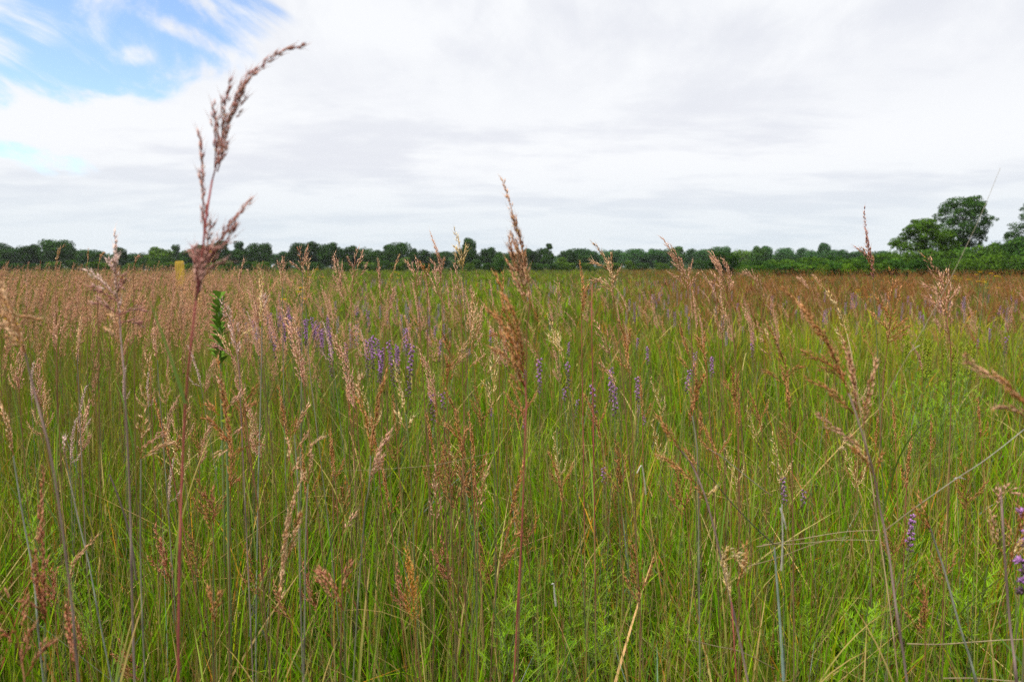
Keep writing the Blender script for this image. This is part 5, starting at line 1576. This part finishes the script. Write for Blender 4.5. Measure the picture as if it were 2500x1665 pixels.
big_tree('feathery tree cut by the right edge of the photo', 2500, 500, 128,
         [(2500, 512, 20, 10), (2480, 532, 16, 8), (2510, 535, 22, 12), (2465, 555, 14, 7), (2495, 560, 24, 11), (2455, 572, 12, 6), (2482, 582, 24, 10), (2520, 575, 26, 14), (2462, 590, 18, 8), (2500, 600, 30, 12), (2540, 545, 24, 16)], 12000, .14, (1.0, 1.1, .95), 2500)

# far woods behind the treeline: one mass
vb = VB()
for (u0, u1, d0, hh, n, col) in [(-.85, -.05, 345, 7.1, 15000, (.042, .082, .026)), (-.08, .55, 400, 8.0, 15000, (.045, .088, .032)), (.2, .95, 385, 7.4, 12000, (.05, .092, .032))]:
    u = rng.uniform(u0, u1, n)
    d = d0 + rng.uniform(0, 45, n)
    x = u * d
    prof = hh * (.80 + .28 * hash_noise(x, d * 0, 9.0, 21) + .10 * hash_noise(x, d * 0, 3.0, 22))
    z = prof * rng.random(n) ** .6
    c = np.array(col) * rng.uniform(.7, 1.3, (n, 1)) * (.8 + .5 * hash_noise(x, z, 5.0, 23))[:, None]
    cards(vb, np.stack((x, d, z), 1), np.tile((0, -1, .6), (n, 1)), rng.uniform(.5, 1.0, n), c)
g = vb.build('woods', M_LEAFT)
tag(g, 'continuous far wood behind the treeline', 'woods', kind='stuff')

# ------------------------------------------------------------------ ground
M_GROUND = noise_mat_d('prairie_ground', (.022, .030, .006), (.055, .042, .017), 1.5, .95, (.034, .044, .008))
me = bpy.data.meshes.new('ground')
nx = 60
xs = np.sign(np.linspace(-1, 1, nx)) * np.abs(np.linspace(-1, 1, nx)) ** 3 * 1250
ys = np.concatenate((np.linspace(-40, 0, 6), np.linspace(0, 1, nx)[1:] ** 3 * 1450))
gx, gy = np.meshgrid(xs, ys)
gz = np.where(np.hypot(gx, gy) > 1, 0, 0)
vv = np.stack((gx, gy, gz), -1).reshape(-1, 3)
m_, n_ = gx.shape
ff = [(i * n_ + j, i * n_ + j + 1, (i + 1) * n_ + j + 1, (i + 1) * n_ + j) for i in range(m_ - 1) for j in range(n_ - 1)]
me.from_pydata([tuple(map(float, p_)) for p_ in vv], [], ff)
me.materials.append(M_GROUND)
go = bpy.data.objects.new('ground', me)
COL.objects.link(go)
go['kind'] = 'structure'
go['label'] = 'flat prairie ground under the grass'

# ------------------------------------------------------------------ air
m, nt, N, L = new_mat('haze_air')
o_ = N.new('ShaderNodeOutputMaterial')
pv = N.new('ShaderNodeVolumePrincipled')
pv.inputs['Color'].default_value = (.93, .96, 1.0, 1)
pv.inputs['Density'].default_value = 0.00008
pv.inputs['Anisotropy'].default_value = 0.2
L.new(pv.outputs[0], o_.inputs['Volume'])
hx, hy0, hy1, hz0, hz1 = 1300, -60, 1500, -1.5, 17.5
me = bpy.data.meshes.new('haze')
me.from_pydata([(x_, y_, z_) for z_ in (hz0, hz1) for y_ in (hy0, hy1) for x_ in (-hx, hx)], [], [(0, 2, 3, 1), (4, 5, 7, 6), (0, 1, 5, 4), (2, 6, 7, 3), (0, 4, 6, 2), (1, 3, 7, 5)])
me.materials.append(m)
hz = bpy.data.objects.new('haze', me)
COL.objects.link(hz)
tag(hz, 'thin summer haze over the field', 'haze', kind='stuff')

# ------------------------------------------------------------------ sky, sun
SUN_EL, SUN_AZ = R(52), R(-125)         # behind the thin cloud, over the left shoulder
SKYS = 0.10
w = bpy.data.worlds.new('World')
scene.world = w
w.use_nodes = True
nt = w.node_tree
N, L = nt.nodes, nt.links
N.clear()
out = N.new('ShaderNodeOutputWorld')
bg = N.new('ShaderNodeBackground')
bg.inputs['Strength'].default_value = SKYS
L.new(bg.outputs[0], out.inputs[0])
sky = N.new('ShaderNodeTexSky')
sky.sky_type = 'NISHITA'
sky.sun_disc = False
sky.sun_elevation = SUN_EL
sky.sun_rotation = SUN_AZ
sky.air_density = 1.0
sky.dust_density = 0.6
tc = N.new('ShaderNodeTexCoord')
sep = N.new('ShaderNodeSeparateXYZ')
L.new(tc.outputs['Generated'], sep.inputs[0])


def math_(op, a, b=None, c=None, clamp=False):
    n = N.new('ShaderNodeMath')
    n.operation = op
    n.use_clamp = clamp
    for i, v in enumerate((a, b, c)):
        if v is None:
            continue
        if isinstance(v, (int, float)):
            n.inputs[i].default_value = v
        else:
            L.new(v, n.inputs[i])
    return n.outputs[0]


def smooth(v, a, b):
    n = N.new('ShaderNodeMapRange')
    n.interpolation_type = 'SMOOTHSTEP'
    L.new(v, n.inputs[0])
    n.inputs[1].default_value = a
    n.inputs[2].default_value = b
    return n.outputs[0]


X, Y, Z = sep.outputs
hyp = math_('SQRT', math_('ADD', math_('MULTIPLY', X, X), math_('MULTIPLY', Y, Y)))
zc = math_('ADD', math_('MAXIMUM', Z, 0.0), 0.34)
px = math_('DIVIDE', X, zc)
py = math_('DIVIDE', Y, zc)
comb = N.new('ShaderNodeCombineXYZ')
L.new(px, comb.inputs[0])
L.new(py, comb.inputs[1])


def noise(vec, scale, detail, rough, dist=0.0, off=(0, 0, 0), scl=(1, 1, 1)):
    mp = N.new('ShaderNodeMapping')
    mp.inputs['Location'].default_value = off
    mp.inputs['Scale'].default_value = scl
    L.new(vec, mp.inputs['Vector'])
    n = N.new('ShaderNodeTexNoise')
    n.inputs['Scale'].default_value = scale
    n.inputs['Detail'].default_value = detail
    n.inputs['Roughness'].default_value = rough
    n.inputs['Distortion'].default_value = dist
    L.new(mp.outputs[0], n.inputs['Vector'])
    return n.outputs['Fac']


# where the cloud deck opens: up to the left
U = math_('DIVIDE', X, math_('MAXIMUM', math_('ABSOLUTE', Y), 0.05))
V = math_('DIVIDE', Z, math_('MAXIMUM', math_('ABSOLUTE', Y), 0.05))
front = math_('GREATER_THAN', Y, 0.0)


def sky_uv(sx, sy):
    r_ = ray(sx, sy)
    return r_[0] / r_[1], r_[2] / r_[1]


def ellipse(sx, sy, rx, ry, slope=0.0):
    u0, v0 = sky_uv(sx, sy)
    du = math_('SUBTRACT', U, u0)
    dv = math_('SUBTRACT', math_('SUBTRACT', V, v0), math_('MULTIPLY', du, slope))
    a = math_('DIVIDE', du, rx / F)
    b = math_('DIVIDE', dv, ry / F)
    return math_('SQRT', math_('ADD', math_('MULTIPLY', a, a), math_('MULTIPLY', b, b)))


wisp = noise(comb.outputs[0], 3.0, 10, 0.62, 0.7, (3.1, 1.7, 0.0), (1.0, .7, 1))
cov = noise(comb.outputs[0], 0.45, 7, 0.6, 0.3, (0.4, 5.2, 0))
h1 = math_('SUBTRACT', 1.0, smooth(ellipse(240, 85, 540, 215, 0.16), 0.40, 1.0))
h2 = math_('SUBTRACT', 1.0, smooth(ellipse(-20, 380, 330, 52, -.12), 0.3, 1.0))
hole = math_('MULTIPLY', math_('MAXIMUM', h1, math_('MULTIPLY', h2, .60)), front)
for e_ in ((40, 95, 150, 80, 0.1), (330, 138, 70, 34, 0.0), (450, 80, 190, 34, -.45)):      # white patches lying across the blue
    pt = math_('SUBTRACT', 1.0, smooth(ellipse(*e_), .25, 1.0))
    hole = math_('SUBTRACT', hole, math_('MULTIPLY', pt, .38))
hole = math_('MAXIMUM', hole, 0.0)
gate = smooth(hole, .02, .30)
# clear sky shows where the hole beats the wisps
clear = smooth(math_('SUBTRACT', math_('MULTIPLY', hole, 1.05), math_('ADD', math_('MULTIPLY', math_('SUBTRACT', wisp, .5), 5.0), .38)), -.25, .62)
clear = math_('MULTIPLY', clear, gate)
# tones within the deck
tone = noise(comb.outputs[0], 1.5, 8, 0.55, 0.5, (1.3, 2.2, 0), (1.0, .55, 1))
tone2 = noise(comb.outputs[0], 5.0, 7, 0.62, 0.3, (7.3, 2.9, 0), (1.0, .6, 1))
tt = math_('ADD', math_('MULTIPLY', tone, .58), math_('MULTIPLY', tone2, .42))
el = math_('DIVIDE', Z, math_('MAXIMUM', hyp, 0.02))
shade_up = smooth(tt, .62, .44)       # 1 = bright
# lower down the deck is seen edge-on: longer cloud bases in layers
zl = math_('ADD', math_('MAXIMUM', Z, 0.0), 0.13)
comb2 = N.new('ShaderNodeCombineXYZ')
L.new(math_('DIVIDE', X, zl), comb2.inputs[0])
L.new(math_('DIVIDE', Y, zl), comb2.inputs[1])
lay = noise(comb2.outputs[0], 0.95, 7, 0.56, 0.35, (4.3, 0.7, 0), (.8, 1.15, 1))
lay2 = noise(comb2.outputs[0], 3.2, 6, 0.6, 0.2, (1.9, 6.1, 0), (.7, 1.2, 1))
shade_lo = smooth(math_('ADD', math_('MULTIPLY', lay, .7), math_('MULTIPLY', lay2, .3)), .60, .45)
wlo = smooth(el, .34, .16)
shade = math_('ADD', math_('MULTIPLY', shade_up, math_('SUBTRACT', 1.0, wlo)), math_('MULTIPLY', shade_lo, wlo))


def mixc(fac, a, b):
    n = N.new('ShaderNodeMix')
    n.data_type = 'RGBA'
    for i, v in ((0, fac), (6, a), (7, b)):
        if isinstance(v, (tuple, float, int)):
            n.inputs[i].default_value = (*v, 1) if isinstance(v, tuple) else v
        else:
            L.new(v, n.inputs[i])
    return n.outputs[2]


def scol(c):
    return tuple(v / SKYS for v in c)


lit = scol((.725, .738, .762))
dark = scol((.62, .637, .685))
horz_l = scol((.62, .665, .70))
horz_d = scol((.565, .62, .668))
low = smooth(el, .16, .02)
c_hi = mixc(shade, dark, lit)
c_lo = mixc(shade, horz_d, horz_l)
deck = mixc(low, c_hi, c_lo)
# overcast vault is brighter overhead
over = math_('ADD', 1.0, math_('MULTIPLY', smooth(Z, .38, .95), 1.5))
vs = N.new('ShaderNodeVectorMath')
vs.operation = 'SCALE'
L.new(deck, vs.inputs[0])
L.new(over, vs.inputs['Scale'])
# blue of the open sky
hs = N.new('ShaderNodeVectorMath')
hs.operation = 'MULTIPLY'
L.new(sky.outputs[0], hs.inputs[0])
hs.inputs[1].default_value = (1.62, 1.68, 1.80)
final = mixc(clear, vs.outputs[0], hs.outputs[0])
L.new(final, bg.inputs['Color'])

sl = bpy.data.lights.new('sun', 'SUN')
sl.energy = 3.0
sl.angle = R(10)
sl.color = (1.0, .95, .88)
so = bpy.data.objects.new('sun', sl)
COL.objects.link(so)
dv = Vector((math.sin(SUN_AZ) * math.cos(SUN_EL), math.cos(SUN_AZ) * math.cos(SUN_EL), math.sin(SUN_EL)))
so.rotation_euler = (-dv).to_track_quat('-Z', 'Y').to_euler()
so.location = (-5, -5, 20)

scene.view_settings.view_transform = 'Standard'
scene.view_settings.look = 'None'
scene.view_settings.exposure = 0.40
scene.view_settings.gamma = 1.0
scene.render.engine = 'CYCLES'
scene.cycles.max_bounces = 6
scene.cycles.diffuse_bounces = 2
scene.cycles.glossy_bounces = 2
scene.cycles.transmission_bounces = 3
scene.cycles.use_denoising = False
scene.cycles.pixel_filter_type = 'BLACKMAN_HARRIS'
bpy.context.view_layer.update()
